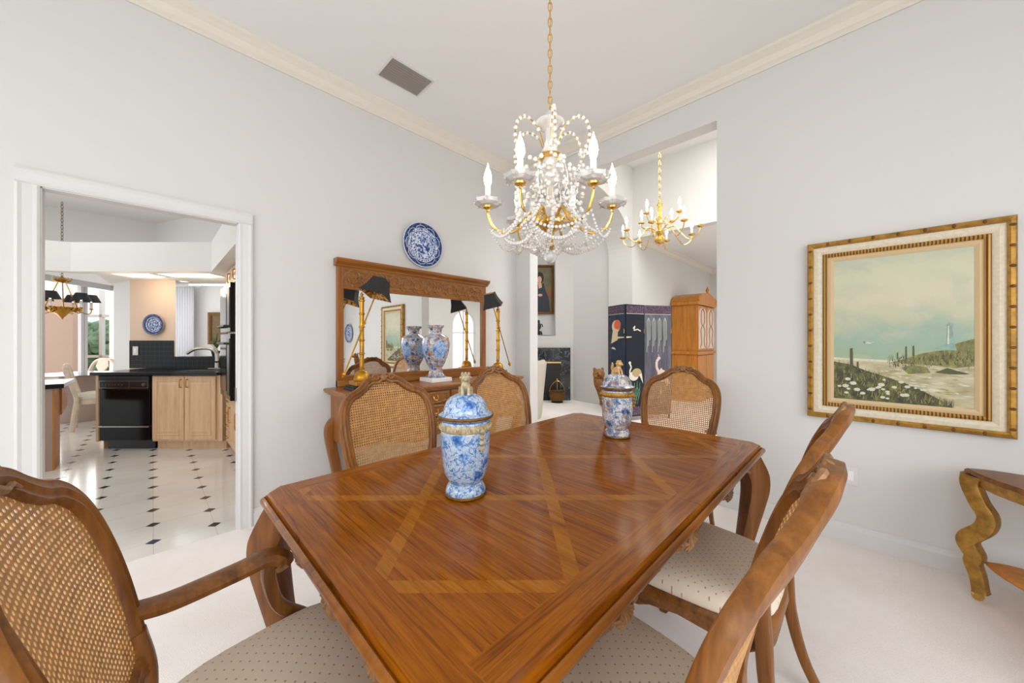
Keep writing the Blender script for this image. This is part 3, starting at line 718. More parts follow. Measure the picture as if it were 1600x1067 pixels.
def lamp(loc, sg, label):
    t = thing('table_lamp', label, 'lamp', loc, 0, 'swing-arm brass lamps on the buffet')
    mb = MB(); mb.box(-.10, -.10, 0, .10, .10, .022); mb.box(-.088, -.088, .022, .088, .088, .034); mb.build('plinth', M['black'], t, smooth=False, bevel=.003)
    mb = MB(); mb.box(-.07, -.07, .034, .07, .07, .066); b = mb.build('base', M['gold'], t, smooth=False, bevel=.004)
    mb = MB(); mb.lathe([(.062, .066), (.064, .072), (.058, .079), (.056, .095), (.05, .118), (.038, .133), (.018, .142), (.014, .15), (.019, .158), (.019, .165), (.012, .172)], 24); mb.build('bell', M['gold'], t)
    mb = MB(); pr = [(.013, .17)]
    for k in range(5):
        z = .18+k*.1; pr += [(.0135, z), (.0125, z+.045), (.0135, z+.085), (.018, z+.09), (.018, z+.096), (.0135, z+.1)]
    pr = [(a*1.25, b) for a, b in pr]; pr += [(.016, .69), (.02, .694), (.02, .699), (.008, .705), (.006, .712), (.012, .716), (.012, .721), (.004, .73), (.002, .74)]
    mb.lathe(pr, 16); mb.build('bamboo_column', M['gold'], t)
    a = Vector((.028, -sg*.14, .125)); b = Vector((.028, sg*.105, .75)); d = (b-a).normalized()
    mb = MB(); mb.tube([a, b], .0055, 8); mb.ball(a, (.014, .014, .018), 8); mb.ball(a-d*.02, .009, 8)
    mid = a+d*((.50-a.z)/d.z)
    mb.tube([(0, mid.y, mid.z), (.034, mid.y, mid.z)], .011, 10); rod = mb.build('swing_arm', M['gold'], t)
    # square bell shade on the rod's axis
    ax = d; e1 = Vector((1, 0, 0)); e1 = (e1-ax*e1.dot(ax)).normalized(); e2 = ax.cross(e1)
    q = math.radians(38); f1 = e1*math.cos(q)+e2*math.sin(q); f2 = -e1*math.sin(q)+e2*math.cos(q); c0 = b-d*.035
    R = []; R2 = []
    for h, w in ((0, .094), (.026, .082), (.064, .067), (.10, .057), (.138, .050)):
        R.append([c0+ax*h+f1*w*x+f2*w*y for x, y in ((1, 1), (-1, 1), (-1, -1), (1, -1))])
        R2.append([c0+ax*h+f1*(w-.004)*x+f2*(w-.004)*y for x, y in ((1, 1), (-1, 1), (-1, -1), (1, -1))])
    mb = MB(); mb.rings(R, False, False, m=0); mb.rings(R2, False, True, m=1)
    mb.add(R[0]+R2[0], [(i, (i+1) % 4, 4+(i+1) % 4, 4+i) for i in range(4)], 0)
    mb.build('lamp_shade', [M['shade'], M['leopard']], rod, smooth=False)
    mb = MB(); mb.tube([b, b+d*.06], .012, 8); mb.build('socket', M['brass'], rod)
    return t
lamp((-2.71, 1.118, .90), 1, 'brass bamboo swing-arm lamp at left end of buffet, shade tilted right')
lamp((-2.71, 2.531, .90), -1, 'brass bamboo swing-arm lamp at right end of buffet, shade tilted left')

V = thing('temple_vase', 'blue, white and rust patterned vase on white plinth between the lamps', 'vase', (-2.78, 1.82, .90))
mb = MB(); mb.box(-.105, -.105, 0, .105, .105, .036); mb.build('plinth', M['white'], V, smooth=False, bevel=.004)
mb = MB(); mb.lathe([(.086, .036), (.086, .052), (.074, .058), (.062, .075), (.058, .11), (.062, .135), (.072, .142)], 32); mb.build('foot', M['vase'], V)
mb = MB(); mb.lathe([(.066, .140), (.075, .15), (.092, .19), (.112, .25), (.122, .31), (.123, .36), (.116, .395), (.09, .415), (.062, .425), (.053, .435), (.053, .465), (.06, .48), (.074, .492), (.076, .51), (.064, .51), (.05, .47)], 32); bd = mb.build('body', M['vase'], V)
mb = MB()
for k in range(4):
    a = k*PI/2-.25; R = []
    for rr in (1.0, .8, .45, .02):
        ring = []
        for j in range(20):
            tt = 2*PI*j/20; z = .285+.080*rr*math.sin(tt); ang = a+.55*rr*math.cos(tt)
            zz = [(.142, .069), (.15, .075), (.19, .092), (.25, .112), (.31, .122), (.36, .123), (.395, .116)]
            r = .12
            for (za, ra), (zb, rb) in zip(zz, zz[1:]):
                if za <= z <= zb: r = ra+(rb-ra)*(z-za)/(zb-za)
            r += .0015; ring.append((r*math.cos(ang), r*math.sin(ang), z))
        R.append(ring)
    mb.rings(R, False, True)
mb.build('medallion', M_porcelain('blue medallion glaze', 26, 'a9c2e2', '5f8fcb', '23407f', None, 5), bd)

def plate(name, label, r, mat, loc, normal, matc):
    t = thing(name, label, 'plate', loc)
    nrm = Vector(normal).normalized(); up = Vector((0, 0, 1)); e1 = up.cross(nrm).normalized()
    mb = MB(); mb.lathe([(r*.6, 0), (r*.62, .006), (r, .022), (r*1.0, .028), (r*.985, .028), (r*.66, .012), (r*.6, .010), (0.001, .010)], 48)
    mb.xf(lambda v: e1*v.x+up*v.y+nrm*v.z); b = mb.build('dish', M[mat], t)
    mb = MB()
    for q, h in ((.985, .0285), (.64, .0135), (.40, .0115)): mb.lathe([(r*q, h-.002), (r*q+.003, h), (r*q, h+.0012), (r*q-.003, h), (r*q, h-.002)], 48, cap=False)
    pts = []
    for k in range(108):                                  # lappet border round the rim
        a = k*2*PI/108; q = .74+.12*abs(math.sin(a*4.5))**.6*(1 if k % 2 else 1); pts.append((r*q*math.cos(a), r*q*math.sin(a), .0175+(q-.74)*.06*r/.2))
    mb.tube(pts, r*.012, 5, None, True)
    for k in range(9):
        a = (k+.5)*2*PI/9+.0; mb.ball((r*.93*math.cos(a), r*.93*math.sin(a), .0225), (r*.035, r*.035, .003), 8, None, 4)
    mb.xf(lambda v: e1*v.x+up*v.y+nrm*v.z); mb.build('glaze_lines', M[matc], b)
    return t
M['navyline'] = plain('navy glaze', '1b2d66', .2); M['whiteline'] = plain('white glaze lines', 'cdd6e6', .2)
def M_plate(R):
    m = N('delft plate glaze'); v = m.coord(); l = m.n('ShaderNodeVectorMath', op='LENGTH'); m.l(v, l.inputs[0]); r = m.math('DIVIDE', l.outputs['Value'], R)
    k = .2/R; n = m.noise(v, 42*k, 4, .65); n2 = m.noise(v, 75*k, 3, .6)
    rim = m.ramp(n, [(.46, '101d4c'), (.57, '294788'), (.70, '6d8cc4')]); mid = m.ramp(n2, [(.44, '24408a'), (.5, '9fb2d6'), (.56, 'dfe4ee')]); cen = m.ramp(n, [(.44, '1c3478'), (.5, '5f7fbc'), (.56, 'd5dcea')])
    c = m.mix(m.math('GREATER_THAN', r, .42), cen, mid); c = m.mix(m.math('GREATER_THAN', r, .76), c, rim)
    for q in (.40, .62): c = m.mix(m.math('LESS_THAN', m.math('ABSOLUTE', m.math('SUBTRACT', r, q)), .018), c, '1c2f6e')
    c = m.mix(m.math('GREATER_THAN', r, .965), c, 'c4cad8'); return m.out(c, .2, coat=.3)
M['platter'] = M_plate(.212); M['platter_small'] = M_plate(.137)
plate('decorative_plate', 'large blue and white delft plate hung above the buffet mirror', .212, 'platter', (-2.988, 1.805, 2.175), (1, 0, 0), 'whiteline')
plate('decorative_plate', 'small blue plate seen only in the buffet mirror, on the far wall', .21, 'platter', (2.2, 3.088, 1.43), (0, -1, 0), 'whiteline')
kp = RD((242-800)/556*4.73, 4.73); kn = Vector((-RD(0, 1)[0], -RD(0, 1)[1], 0))
plate('decorative_plate', 'blue and white plate on the peach kitchen wall above black tile', .137, 'platter_small', (kp[0], kp[1], 1.27+25*4.73/556), kn, 'navyline')

# ------------------------------------------------------------------ seascape painting (far wall)
def picture_frame(t, w, h, sections, mats, axis_map):
    for name, (i0, i1, d0, d1), mt in sections:
        mb = MB(); a0, b0, a1, b1 = w/2-i0, h/2-i0, w/2-i1, h/2-i1
        R = []
        for (a, b, d) in ((a0, b0, 0.002), (a0, b0, d0), ((a0+a1)/2, (b0+b1)/2, max(d0, d1)+.004), (a1, b1, d1), (a1, b1, 0.002)):
            R.append([axis_map(x*a, z*b, d) for x, z in ((-1, -1), (1, -1), (1, 1), (-1, 1))])
        mb.rings(R, False, False); mb.build(name, mats[mt], t, smooth=False)
PT = thing('seascape_painting', 'gilt framed beach painting with lighthouse on the right wall', 'painting', (.14, 3.087, 1.338))
fm = lambda x, z, d: (x, -d, z)
w, h = .815, 1.13
picture_frame(PT, w, h, [('linen_liner', (.032, .078, .034, .026), 'l'), ('rope_frame', (.078, .100, .034, .030), 'r'), ('sand_liner', (.100, .130, .020, .014), 's')], {'g': M['goldleaf'], 'l': M['linenmat'], 'r': M['rope'], 's': M['sandmat']}, fm)
mb = MB(); R = []
for i, d in ((0, .002), (0, .036), (.008, .048), (.022, .052), (.032, .045), (.032, .002)): R.append([fm(x*(w/2-i), z*(h/2-i), d) for x, z in ((-1, -1), (1, -1), (1, 1), (-1, 1))])
mb.rings(R, False, False); mb.cur = 1
for sx in (-1, 1):
    for k in range(11): z = -h/2+.05+k*(h-.1)/10; mb.ball((sx*(w/2-.016), -.050, z), (.012, .007, .008), 8, None, 5)
for sz in (-1, 1):
    for k in range(1, 8): x = -w/2+k*w/8; mb.ball((x, -.050, sz*(h/2-.016)), (.008, .007, .012), 8, None, 5)
mb.build('outer_frame', [M['goldleaf'], M['golddark']], PT, smooth=False)
cw, chh = w/2-.128, h/2-.128
mb = MB()
def flat(pts, d, m): mb.add([(x*cw, -.012-d, z*chh) for x, z in pts], [tuple(range(len(pts)))], m)
flat([(-1, -1), (1, -1), (1, 1), (-1, 1)], 0, 0)
flat([(-1, -.42), (-.1, -.45), (.2, -.43), (1, -.5), (1, -1), (-1, -1)], .0004, 1)
flat([(-1, -.40), (.0, -.425), (-.1, -.45), (-.6, -.445), (-1, -.43)], .0007, 5)
flat([(-.1, -.45), (.1, -.40), (.3, -.33), (.5, -.29), (.75, -.27), (1, -.27), (1, -.47), (.75, -.50), (.45, -.47), (.2, -.47)], .0009, 2)
flat([(.62, -.27), (.78, -.19), (1, -.13), (1, -.28)], .0011, 2)
flat([(.5, -.26), (.62, -.21), (.75, -.17), (.78, -.28)], .0013, 4)
flat([(.655, -.22), (.665, .03), (.72, .03), (.745, -.20)], .0015, 4); flat([(.645, .03), (.65, .055), (.74, .055), (.74, .03)], .0016, 4); flat([(.67, .055), (.69, .08), (.72, .055)], .0016, 4)
flat([(.66, -.2), (.67, .03), (.685, .03), (.685, -.2)], .0017, 5)
flat([(-1, -.46), (-.7, -.5), (-.5, -.57), (-.25, -.63), (.1, -.72), (.3, -.79), (.55, -.9), (.75, -1), (-1, -1)], .0019, 3)
flat([(.05, -.52), (.2, -.47), (.4, -.5), (.45, -.57), (.15, -.60)], .0012, 2)
flat([(.5, -.565), (.66, -.50), (.78, -.53), (.95, -.57), (.7, -.58)], .0014, 6)
for x, z0, z1, wd in ((-.70, -.56, -.27, .028), (-.6, -.56, -.46, .018), (.12, -.4, -.24, .012), (.22, -.36, -.23, .014), (.0, -.4, -.32, .01)):
    flat([(x-wd, z0), (x-wd, z1), (x+wd*.6, z1+.01), (x+wd, z0)], .0021, 6)
rr = random.Random(5)
def edge(x): return -.46-.30*(x+1)-.02*(x+1)**2
for k in range(520):
    x = rr.uniform(-.99, .74); z = rr.uniform(-.985, edge(x)+.03); l = rr.uniform(.035, .12); dx = rr.uniform(-.05, .05)
    if abs(x+dx) < .98: flat([(x-.006, z), (x+dx, z+l), (x+.006, z)], .0022+k*.0000008, (6, 2, 7, 8, 7)[k % 5])
for k in range(260):
    x = rr.uniform(-.15, .97); z = -.45+rr.uniform(-.07, .06)+(.14*max(0, x-.1)*rr.random()); l = rr.uniform(.03, .08); dx = rr.uniform(-.035, .035)
    if x+dx < .98: flat([(x-.006, z), (x+dx, z+l), (x+.006, z)], .0018+k*.0000008, (6, 2, 7, 2, 8)[k % 5])
for k in range(90):
    x = rr.uniform(-.3, .95); z = rr.uniform(-.85, -.52)
    if z > edge(x)+.02: w5 = rr.uniform(.03, .10); flat([(x-w5, z), (x, z+.008), (min(x+w5, .98), z-.004), (x, z-.010)], .0008+k*.0000008, (1, 8, 5)[k % 3])
for k in range(34):
    x = -.9+1.5*rr.random(); z = -.62-.28*rr.random()-.12*(x+.9)*.6; a = .018+.03*rr.random()
    if z-a > -.98: flat([(x+a*1.2*math.cos(j*PI/4), z+a*.55*math.sin(j*PI/4)) for j in range(8)], .0028+k*.00001, 5)
flat([(-.50, -.19), (-.44, -.17), (-.40, -.185), (-.33, -.165), (-.40, -.2), (-.46, -.2)], .002, 5); flat([(-.52, -.165), (-.47, -.185), (-.50, -.19)], .0021, 6)
mb.build('canvas', [M['sky'], M['sand'], M['dune'], M['meadow'], M['teal'], M['paintwhite'], M['grassdark'], M['dunedark'], M['straw']], PT, smooth=False)

# ------------------------------------------------------------------ gilt side table at the right
GT = thing('gilt_side_table', 'antique gilt side table with scroll leg and brass casters at right edge', 'table', (.745, 2.572, 0), math.radians(19.7))
def serp(i, z, n=12):
    o = []; a, b = .27-i, .40-i
    for k, (p, q) in enumerate((((-a, -b), (a, -b)), ((a, -b), (a, b)), ((a, b), (-a, b)), ((-a, b), (-a, -b)))):
        for j in range(n):
            f = j/n; x = p[0]+(q[0]-p[0])*f; y = p[1]+(q[1]-p[1])*f; s = -.028*math.sin(f*PI)+.018*math.sin(f*3*PI)
            o.append((x, y-s if k == 0 else y+s if k == 2 else y, z) if k % 2 == 0 else (x+s if k == 1 else x-s, y, z))
    return o
mb = MB(); mb.rings([serp(.012, .612), serp(.0, .618), serp(0, .628), serp(.008, .636)]); mb.build('top', M['tablewood'], GT, smooth=False)
mb = MB(); mb.rings([serp(.05, .555), serp(.03, .56), serp(.02, .612)], False, False); mb.build('apron', M['goldleaf'], GT, smooth=False)
mb = MB(); mb.rings([serp(.05, .185), serp(.045, .195), serp(.05, .205)]); mb.build('lower_shelf', M['orangewood'], GT, smooth=False)
for sx in (-1, 1):
    for sy in (-1, 1):
        d = Vector((sx, sy, 0)).normalized(); c = Vector((sx*.225, sy*.355, 0))
        p = cr([c+d*o+Vector((0, 0, z)) for o, z in ((.035, .61), (.04, .56), (.015, .48), (-.012, .42), (.0, .36), (.045, .30), (.05, .265), (.028, .215), (.035, .18), (.02, .12), (.012, .06), (.01, .045))], 5)
        m = len(p); mb = MB(); mb.sweep(p, rrect(.034, .034, .35), (sx, -sy, 0), [1.05-.1*math.sin(i/m*PI*3)-.25*i/m for i in range(m)]); lg = mb.build('leg', M['goldleaf'], GT)
        mb = MB(); mb.lathe([(.006, .03), (.012, .035), (.014, .05)], 10, c+d*.01); b = len(mb.v); mb.lathe([(.006, -.007), (.02, -.007), (.022, 0), (.02, .007), (.006, .007)], 16)
        mb.xf(lambda v: Vector((c.x+d.x*.02+v.x, c.y+d.y*.02+v.z, .022+v.y)), b); mb.build('caster', M['brass'], lg)
# wall plate and vents
def outlet(name, loc, rz, label, cat):
    t = thing(name, label, cat, loc, rz)
    mb = MB(); mb.box(-.036, -.006, -.058, .036, 0, .058); mb.build('cover_plate', M['trim'], t, smooth=False, bevel=.003)
    mb = MB(); mb.box(-.014, -.009, -.03, .014, -.005, .03); mb.build('socket', M['white'], t, smooth=False, bevel=.002)
outlet('wall_outlet', (-.06, YF, .42), 0, 'white outlet plate low on the far wall behind chairs', 'outlet')
VT = thing('ceiling_vent', 'rectangular dark slatted air vent in the dining ceiling', 'vent', (-2.535, 1.385, CZ), 0)
mb = MB(); a, b = .116, .165
mb.rings([[(x*(a+i), y*(b+i), z) for x, y in ((-1, -1), (1, -1), (1, 1), (-1, 1))] for i, z in ((.014, 0), (.014, -.008), (0, -.010), (0, 0))], False, False); mb.build('frame', M['trim'], VT, smooth=False)
mb = MB(); mb.box(-a, -b, -.002, a, b, 0); mb.build('backing', M['ventdark'], VT, smooth=False)
for k in range(9):
    mb = MB(); x = -a+.014+k*.0255; mb.add([(x-.008, -b, -.010), (x+.008, -b, -.003), (x+.008, b, -.003), (x-.008, b, -.010), (x-.008, -b, -.0115), (x+.008, -b, -.0045), (x+.008, b, -.0045), (x-.008, b, -.0115)], [(0, 1, 2, 3), (7, 6, 5, 4), (0, 4, 5, 1), (1, 5, 6, 2), (2, 6, 7, 3), (3, 7, 4, 0)]); mb.build('slat', M['grille'], VT, smooth=False)
# ------------------------------------------------------------------ crystal chandelier over the table
LAMPS = []
def chain(mb, x, y, z0, z1, L=.034, r=.0022, w=.009):
    k = 0; z = z0
    while z < z1:
        p = []
        for j in range(10):
            a = 2*PI*j/10; u, v = w*math.cos(a), L*.62*math.sin(a)
            p.append((x+(u if k % 2 else 0), y+(0 if k % 2 else u), z+L/2+v))
        mb.sweep(p, circ(r, 5), (0, 1, 0) if k % 2 else (1, 0, 0), None, True); z += L; k += 1
CHP = RD(.165, 1.545)
CH = thing('crystal_chandelier', 'gilt and crystal chandelier with candle bulbs hanging over the dining table', 'chandelier', (CHP[0], CHP[1], 0), TH)
mb = MB(); chain(mb, 0, 0, 2.26, CZ-.03); mb.tube([(0, .004, 2.26), (.002, .004, 2.7), (0, .004, CZ-.02)], .002, 5); mb.build('chain', M['brass'], CH)
mb = MB(); mb.lathe([(.06, CZ), (.058, CZ-.012), (.03, CZ-.026), (.01, CZ-.034)], 20); mb.build('ceiling_canopy', M['brass'], CH)
mb = MB(); mb.lathe([(.004, 2.27), (.014, 2.262), (.016, 2.25), (.008, 2.24), (.02, 2.225), (.055, 2.205), (.062, 2.215), (.05, 2.20), (.022, 2.185), (.02, 2.14), (.032, 2.10), (.034, 2.085), (.03, 2.075)], 20); mb.build('top_crown', M['crystal'], CH)
mb = MB(); mb.lathe([(.03, 2.075), (.05, 2.07), (.052, 2.062), (.03, 2.055)], 20); mb.lathe([(.03, 1.80), (.05, 1.79), (.055, 1.775), (.04, 1.755), (.02, 1.74), (.014, 1.70), (.02, 1.68), (.01, 1.665)], 20); mb.tube([(0, 0, 1.79), (0, 0, 2.07)], .006, 8); mb.build('gilt_hub', M['brass'], CH)
mb = MB(); mb.lathe([(.03, 2.055), (.042, 2.02), (.046, 1.99), (.034, 1.955), (.018, 1.94), (.016, 1.90), (.024, 1.86), (.03, 1.82), (.03, 1.80)], 20); mb.build('crystal_column', M['crystal'], CH)
mb = MB(); mb.ball((0, 0, 1.635), .030, 14, None, 10); mb.build('crystal_ball', M['crystal'], CH)
def drop(mb, x, y, z, L=.055, r=.011):
    mb.ball((x, y, z-.006), .0055, 6, None, 4)
    mb.lathe([(.001, z-.013), (r*.35, z-.02), (r*.75, z-.013-L*.5), (r, z-.013-L*.72), (r*.7, z-.013-L*.93), (.001, z-.013-L)], 6)
M['bead'] = N('crystal beads').out((1, .97, .93), .1, trans=.35, ior=1.5, spec=.8)
for k in range(6):
    a = k*PI/3; c, s = math.cos(a), math.sin(a)
    P = lambda r, z, t=0: (r*c-t*s, r*s+t*c, z)
    mb = MB(); mb.tube(cr([P(.04, 1.785), P(.075, 1.825), P(.105, 1.80), P(.14, 1.752), P(.195, 1.738), P(.245, 1.762), P(.268, 1.812), P(.27, 1.845)], 6), [.007, .006, .0055], 8)
    p = []
    for j in range(14):
        q = j/13*2*PI; rr = .024*(1-j/17); p.append(P(.075+rr*math.cos(q), 1.80+rr*math.sin(q)))
    mb.tube(p, .004, 6); mb.lathe([(.006, 1.838), (.02, 1.845), (.022, 1.852), (.01, 1.856)], 14, P(.27, 0)); ar = mb.build('arm', M['brass'], CH)
    mb = MB(); n = 24; R = []                              # fluted glass bobeche
    for r0, z in ((.012, 1.852), (.035, 1.852), (.056, 1.862), (.060, 1.876), (.055, 1.874), (.034, 1.858), (.012, 1.858)):
        R.append([P(.27+r0*(1+.08*math.cos(8*2*PI*j/n))*math.cos(2*PI*j/n), z, r0*(1+.08*math.cos(8*2*PI*j/n))*math.sin(2*PI*j/n)) for j in range(n)])
    mb.rings(R, True, True); mb.build('bobeche', M['crystal'], ar)
    mb = MB(); mb.lathe([(.0125, 1.856), (.0125, 1.935), (.010, 1.94)], 12, P(.27, 0)); mb.build('candle_sleeve', M['candle'], ar)
    mb = MB(); mb.lathe([(.009, 1.938), (.015, 1.955), (.0175, 1.972), (.014, 1.995), (.007, 2.015), (.002, 2.032), (.0005, 2.04)], 14, P(.27, 0)); mb.build('bulb', M['bulb'], ar)
    LAMPS.append((CH, P(.27, 1.985)))
    for j in range(6):
        q = j*PI/3+.3; mb = MB(); drop(mb, *P(.27+.058*math.cos(q), 1.868, .058*math.sin(q)), .05 if j % 2 else .036); mb.build('crystal_drop', M['crystal'], ar)
    mb = MB(); drop(mb, *P(.245, 1.755), .07, .013); mb.build('pendant_drop', M['crystal'], ar)
    # bead swags: crown to arm, arm to basket
    def swag(a0, a1, sag, n, rb):
        mb = MB(); a0, a1 = Vector(a0), Vector(a1)
        for j in range(n+1):
            f = j/n; q = a0.lerp(a1, f); q.z -= sag*4*f*(1-f); mb.ball(q, rb, 6, None, 4)
        mb.build('bead_swag', M['bead'], CH)
    a2 = a+PI/6
    swag((.05*math.cos(a2), .05*math.sin(a2), 2.06), P(.20, 1.745), .07, 16, .0075)
    swag(P(.26, 1.752), (.26*math.cos(a+PI/3), .26*math.sin(a+PI/3), 1.752), .06, 18, .0065)
    swag(P(.20, 1.74), (.05*math.cos(a2), .05*math.sin(a2), 1.675), .03, 14, .008)
    swag((.17*math.cos(a2), .17*math.sin(a2), 1.80), (.06*math.cos(a), .06*math.sin(a), 1.68), .02, 11, .008)
    swag(P(.225, 1.745), (.16*math.cos(a+PI/3), .16*math.sin(a+PI/3), 1.70), .05, 18, .008)
    swag((.13*math.cos(a2), .13*math.sin(a2), 1.76), (.03*math.cos(a), .03*math.sin(a), 1.65), .0, 12, .008)
    # gilt spray arcing up and out from the crown with flower beads
    mb = MB(); Q = lambda r, z: (r*math.cos(a2), r*math.sin(a2), z)
    sp = cr([Q(.03, 2.10), Q(.06, 2.17), Q(.12, 2.205), Q(.165, 2.17), Q(.175, 2.10), Q(.15, 2.05)], 5); mb.tube(sp, .0025, 5); sy = mb.build('gilt_spray', M['brass'], CH)
    mb = MB()
    for j in range(5, len(sp), 2): mb.ball(sp[j], .0085, 6, None, 4)
    for j in range(5): mb.ball((Q(.15, 2.05)[0]+.016*math.cos(j*1.257), Q(.15, 2.05)[1]+.016*math.sin(j*1.257), 2.045), .008, 6, None, 4)
    drop(mb, *Q(.15, 2.035), .04, .009); mb.build('spray_beads', M['bead'], sy)
    mb = MB()                                              # bead cluster on the stem
    rr = random.Random(k)
    for j in range(34):
        an = a+rr.uniform(-.5, .5); z = rr.uniform(1.79, 2.02); r0 = .06+.10*rr.random(); mb.ball((r0*math.cos(an), r0*math.sin(an), z), .0095, 6, None, 4)
    mb.tube(cr([P(.03, 1.79), P(.09, 1.86), P(.12, 1.93), P(.10, 2.0)], 4), .0022, 5); mb.build('bead_cluster', M['bead'], CH)
for j in range(36):                                        # lower basket of drops
    a = j*PI/18; r0 = (.225, .16, .11)[j % 3]; z = (1.725, 1.705, 1.69)[j % 3]
    mb = MB(); drop(mb, r0*math.cos(a), r0*math.sin(a), z, .06, .012); mb.build('basket_drop', M['crystal'], CH)

# ------------------------------------------------------------------ brass chandelier in the living room
BP_ = RD(.415*4.6-.0, 4.6)
BC = thing('brass_chandelier', 'two-tier polished brass chandelier with candle bulbs in the next room', 'chandelier', (BP_[0], BP_[1], 0), TH)
z0 = 2.52
mb = MB(); chain(mb, 0, 0, z0+.56, 4.38, .05, .003, .013); mb.build('chain', M['brass'], BC)
mb = MB(); mb.lathe([(.004, z0-.03), (.014, z0-.015), (.01, z0), (.045, z0+.01), (.068, z0+.045), (.066, z0+.075), (.04, z0+.105), (.022, z0+.12), (.045, z0+.14), (.05, z0+.155), (.022, z0+.175), (.02, z0+.24), (.045, z0+.265), (.04, z0+.29), (.022, z0+.31), (.024, z0+.42), (.03, z0+.46), (.024, z0+.47), (.036, z0+.49), (.036, z0+.51), (.012, z0+.53), (.01, z0+.57)], 24); mb.build('turned_column', M['brass'], BC)
for n, R0, zc, zs in ((8, .47, .14, .15), (4, .27, .33, .27)):
    for k in range(n):
        a = k*2*PI/n+(.2 if n == 8 else .6); c, s = math.cos(a), math.sin(a); P = lambda r, z: (r*c, r*s, z0+z)
        mb = MB(); mb.tube(cr([P(.03, zs), P(R0*.35, zs+.05), P(R0*.5, zs-.03), P(R0*.72, zc-.13 if n == 8 else zc-.09), P(R0*.93, zc-.09 if n == 8 else zc-.06), P(R0, zc-.02), P(R0, zc)], 5), .006, 6)
        mb.lathe([(.006, zc-.004), (.028, zc-.002), (.042, zc+.008), (.043, zc+.012), (.02, zc+.006), (.012, zc+.012), (.014, zc+.03)], 16, P(R0, 0)); ar = mb.build('arm', M['brass'], BC)
        mb = MB(); mb.lathe([(.012, zc+.02), (.012, zc+.09)], 10, P(R0, 0)); mb.build('candle_sleeve', M['candle'], ar)
        mb = MB(); mb.lathe([(.010, zc+.09), (.018, zc+.115), (.014, zc+.145), (.003, zc+.185)], 10, P(R0, 0)); mb.build('bulb', M['bulb'], ar)

# ------------------------------------------------------------------ living room things
VS = [RD(1.62, 5.97), RD(1.77, 5.56), RD(2.125, 5.73), RD(2.62, 5.86)]
FS = thing('folding_screen', 'dark lacquered three-panel folding screen painted with white cranes', 'screen', VS[1])
o1 = Vector(VS[1]); ph = 1.84
def panel(i, base, extra):
    a, b = Vector(VS[i])-o1, Vector(VS[i+1])-o1; d = b-a; L = d.length-.008; d.normalize(); n = Vector((d.y, -d.x, 0))
    if n.dot(-o1) < 0: n = -n
    a = a+d*.004
    def P(u, z, e): return a+d*(u*L)+Vector((0, 0, z))+n*e
    mb = MB()
    vs = [P(u, z, e) for e in (-.011, .011) for u, z in ((0, .07), (1, .07), (1, ph), (0, ph))]
    mb.add(vs, [(3, 2, 1, 0), (4, 5, 6, 7), (0, 1, 5, 4), (1, 2, 6, 5), (2, 3, 7, 6), (3, 0, 4, 7)], 0)
    def fl(pts, e, m): mb.add([P(u, z, .0115+e) for u, z in pts], [tuple(range(len(pts)))], m)
    def line(pts, wd, e, m):
        for (u0, y0), (u1, y1) in zip(pts, pts[1:]):
            l = math.hypot((u1-u0)*L, y1-y0) or 1; nx, nz = -(y1-y0)/l*wd/L, (u1-u0)*L/l*wd; fl([(u0-nx, y0-nz), (u1-nx, y1-nz), (u1+nx, y1+nz), (u0+nx, y0+nz)], e, m)
    fl([(.02, 1.70), (.98, 1.70), (.98, ph-.015), (.02, ph-.015)], .0004, 1); fl([(.02, .09), (.98, .09), (.98, .22), (.02, .22)], .0004, 1)
    line([(.02, 1.695), (.98, 1.695)], .003, .0008, 2); extra(fl, line)
    p = mb.build('panel', [base, M['border'], M['crane'], M['cranetan'], M['orange'], M['cream2'], M['willow'], M['pinkcrane'], M['reed']], FS, smooth=False)
    for u in (.06, .94):
        m2 = MB(); q = P(u, 0, 0); m2.box(q.x-.012, q.y-.012, 0, q.x+.012, q.y+.012, .07); m2.build('foot', M['black'], p, smooth=False)
    return p, P
def el(cu, cz, ru, rz, n=14, t0=0): return [(cu+ru*math.cos(2*PI*k/n+t0), cz+rz*math.sin(2*PI*k/n+t0)) for k in range(n)]
def px1(fl, line):
    fl(el(.5, 1.50, .26, .10), .0008, 5); fl(el(.58, 1.52, .20, .085), .0011, 4); fl([(.2, 1.22), (.6, 1.28), (.62, 1.45), (.32, 1.47)], .0014, 5)
    fl([(.55, 1.30), (.98, 1.315), (.98, 1.33), (.5, 1.335)], .0014, 5); fl([(.2, 1.14), (.5, 1.12), (.42, 1.15), (.3, 1.165)], .001, 2)
    for k in range(9): u = .3+.06*k; line([(u, .35), (u+.05*((k % 3)-1), .62+.03*(k % 4))], .004, .001, 8)
    line([(.1, .3), (.12, 1.65)], .008, .0006, 1)
def px2(fl, line):
    line([(.38, 1.46), (.48, 1.5), (.42, 1.43), (.62, 1.45), (.8, 1.42)], .009, .001, 2); fl([(.02, 1.31), (.3, 1.32), (.3, 1.335), (.02, 1.335)], .001, 5)
    dz = .13; fl(el(.42, .58+.13, .26, .075), .001, 2); fl(el(.58, .63+.13, .26, .07), .0013, 3); fl([(.7, .73), (.93, .58), (.85, .75)], .0014, 2)
    line([(.22, .73), (.2, .79), (.28, .85), (.2, .91)], .014, .0015, 2); fl(el(.2, .92, .07, .022), .0016, 2)
    for k in range(11): u = .25+.05*k; line([(u*.6+.2, .26+.06*(k % 3)), (u, .44), (u+.12*((k % 3)-1), .54+.03*(k % 4))], .005, .001, 8)
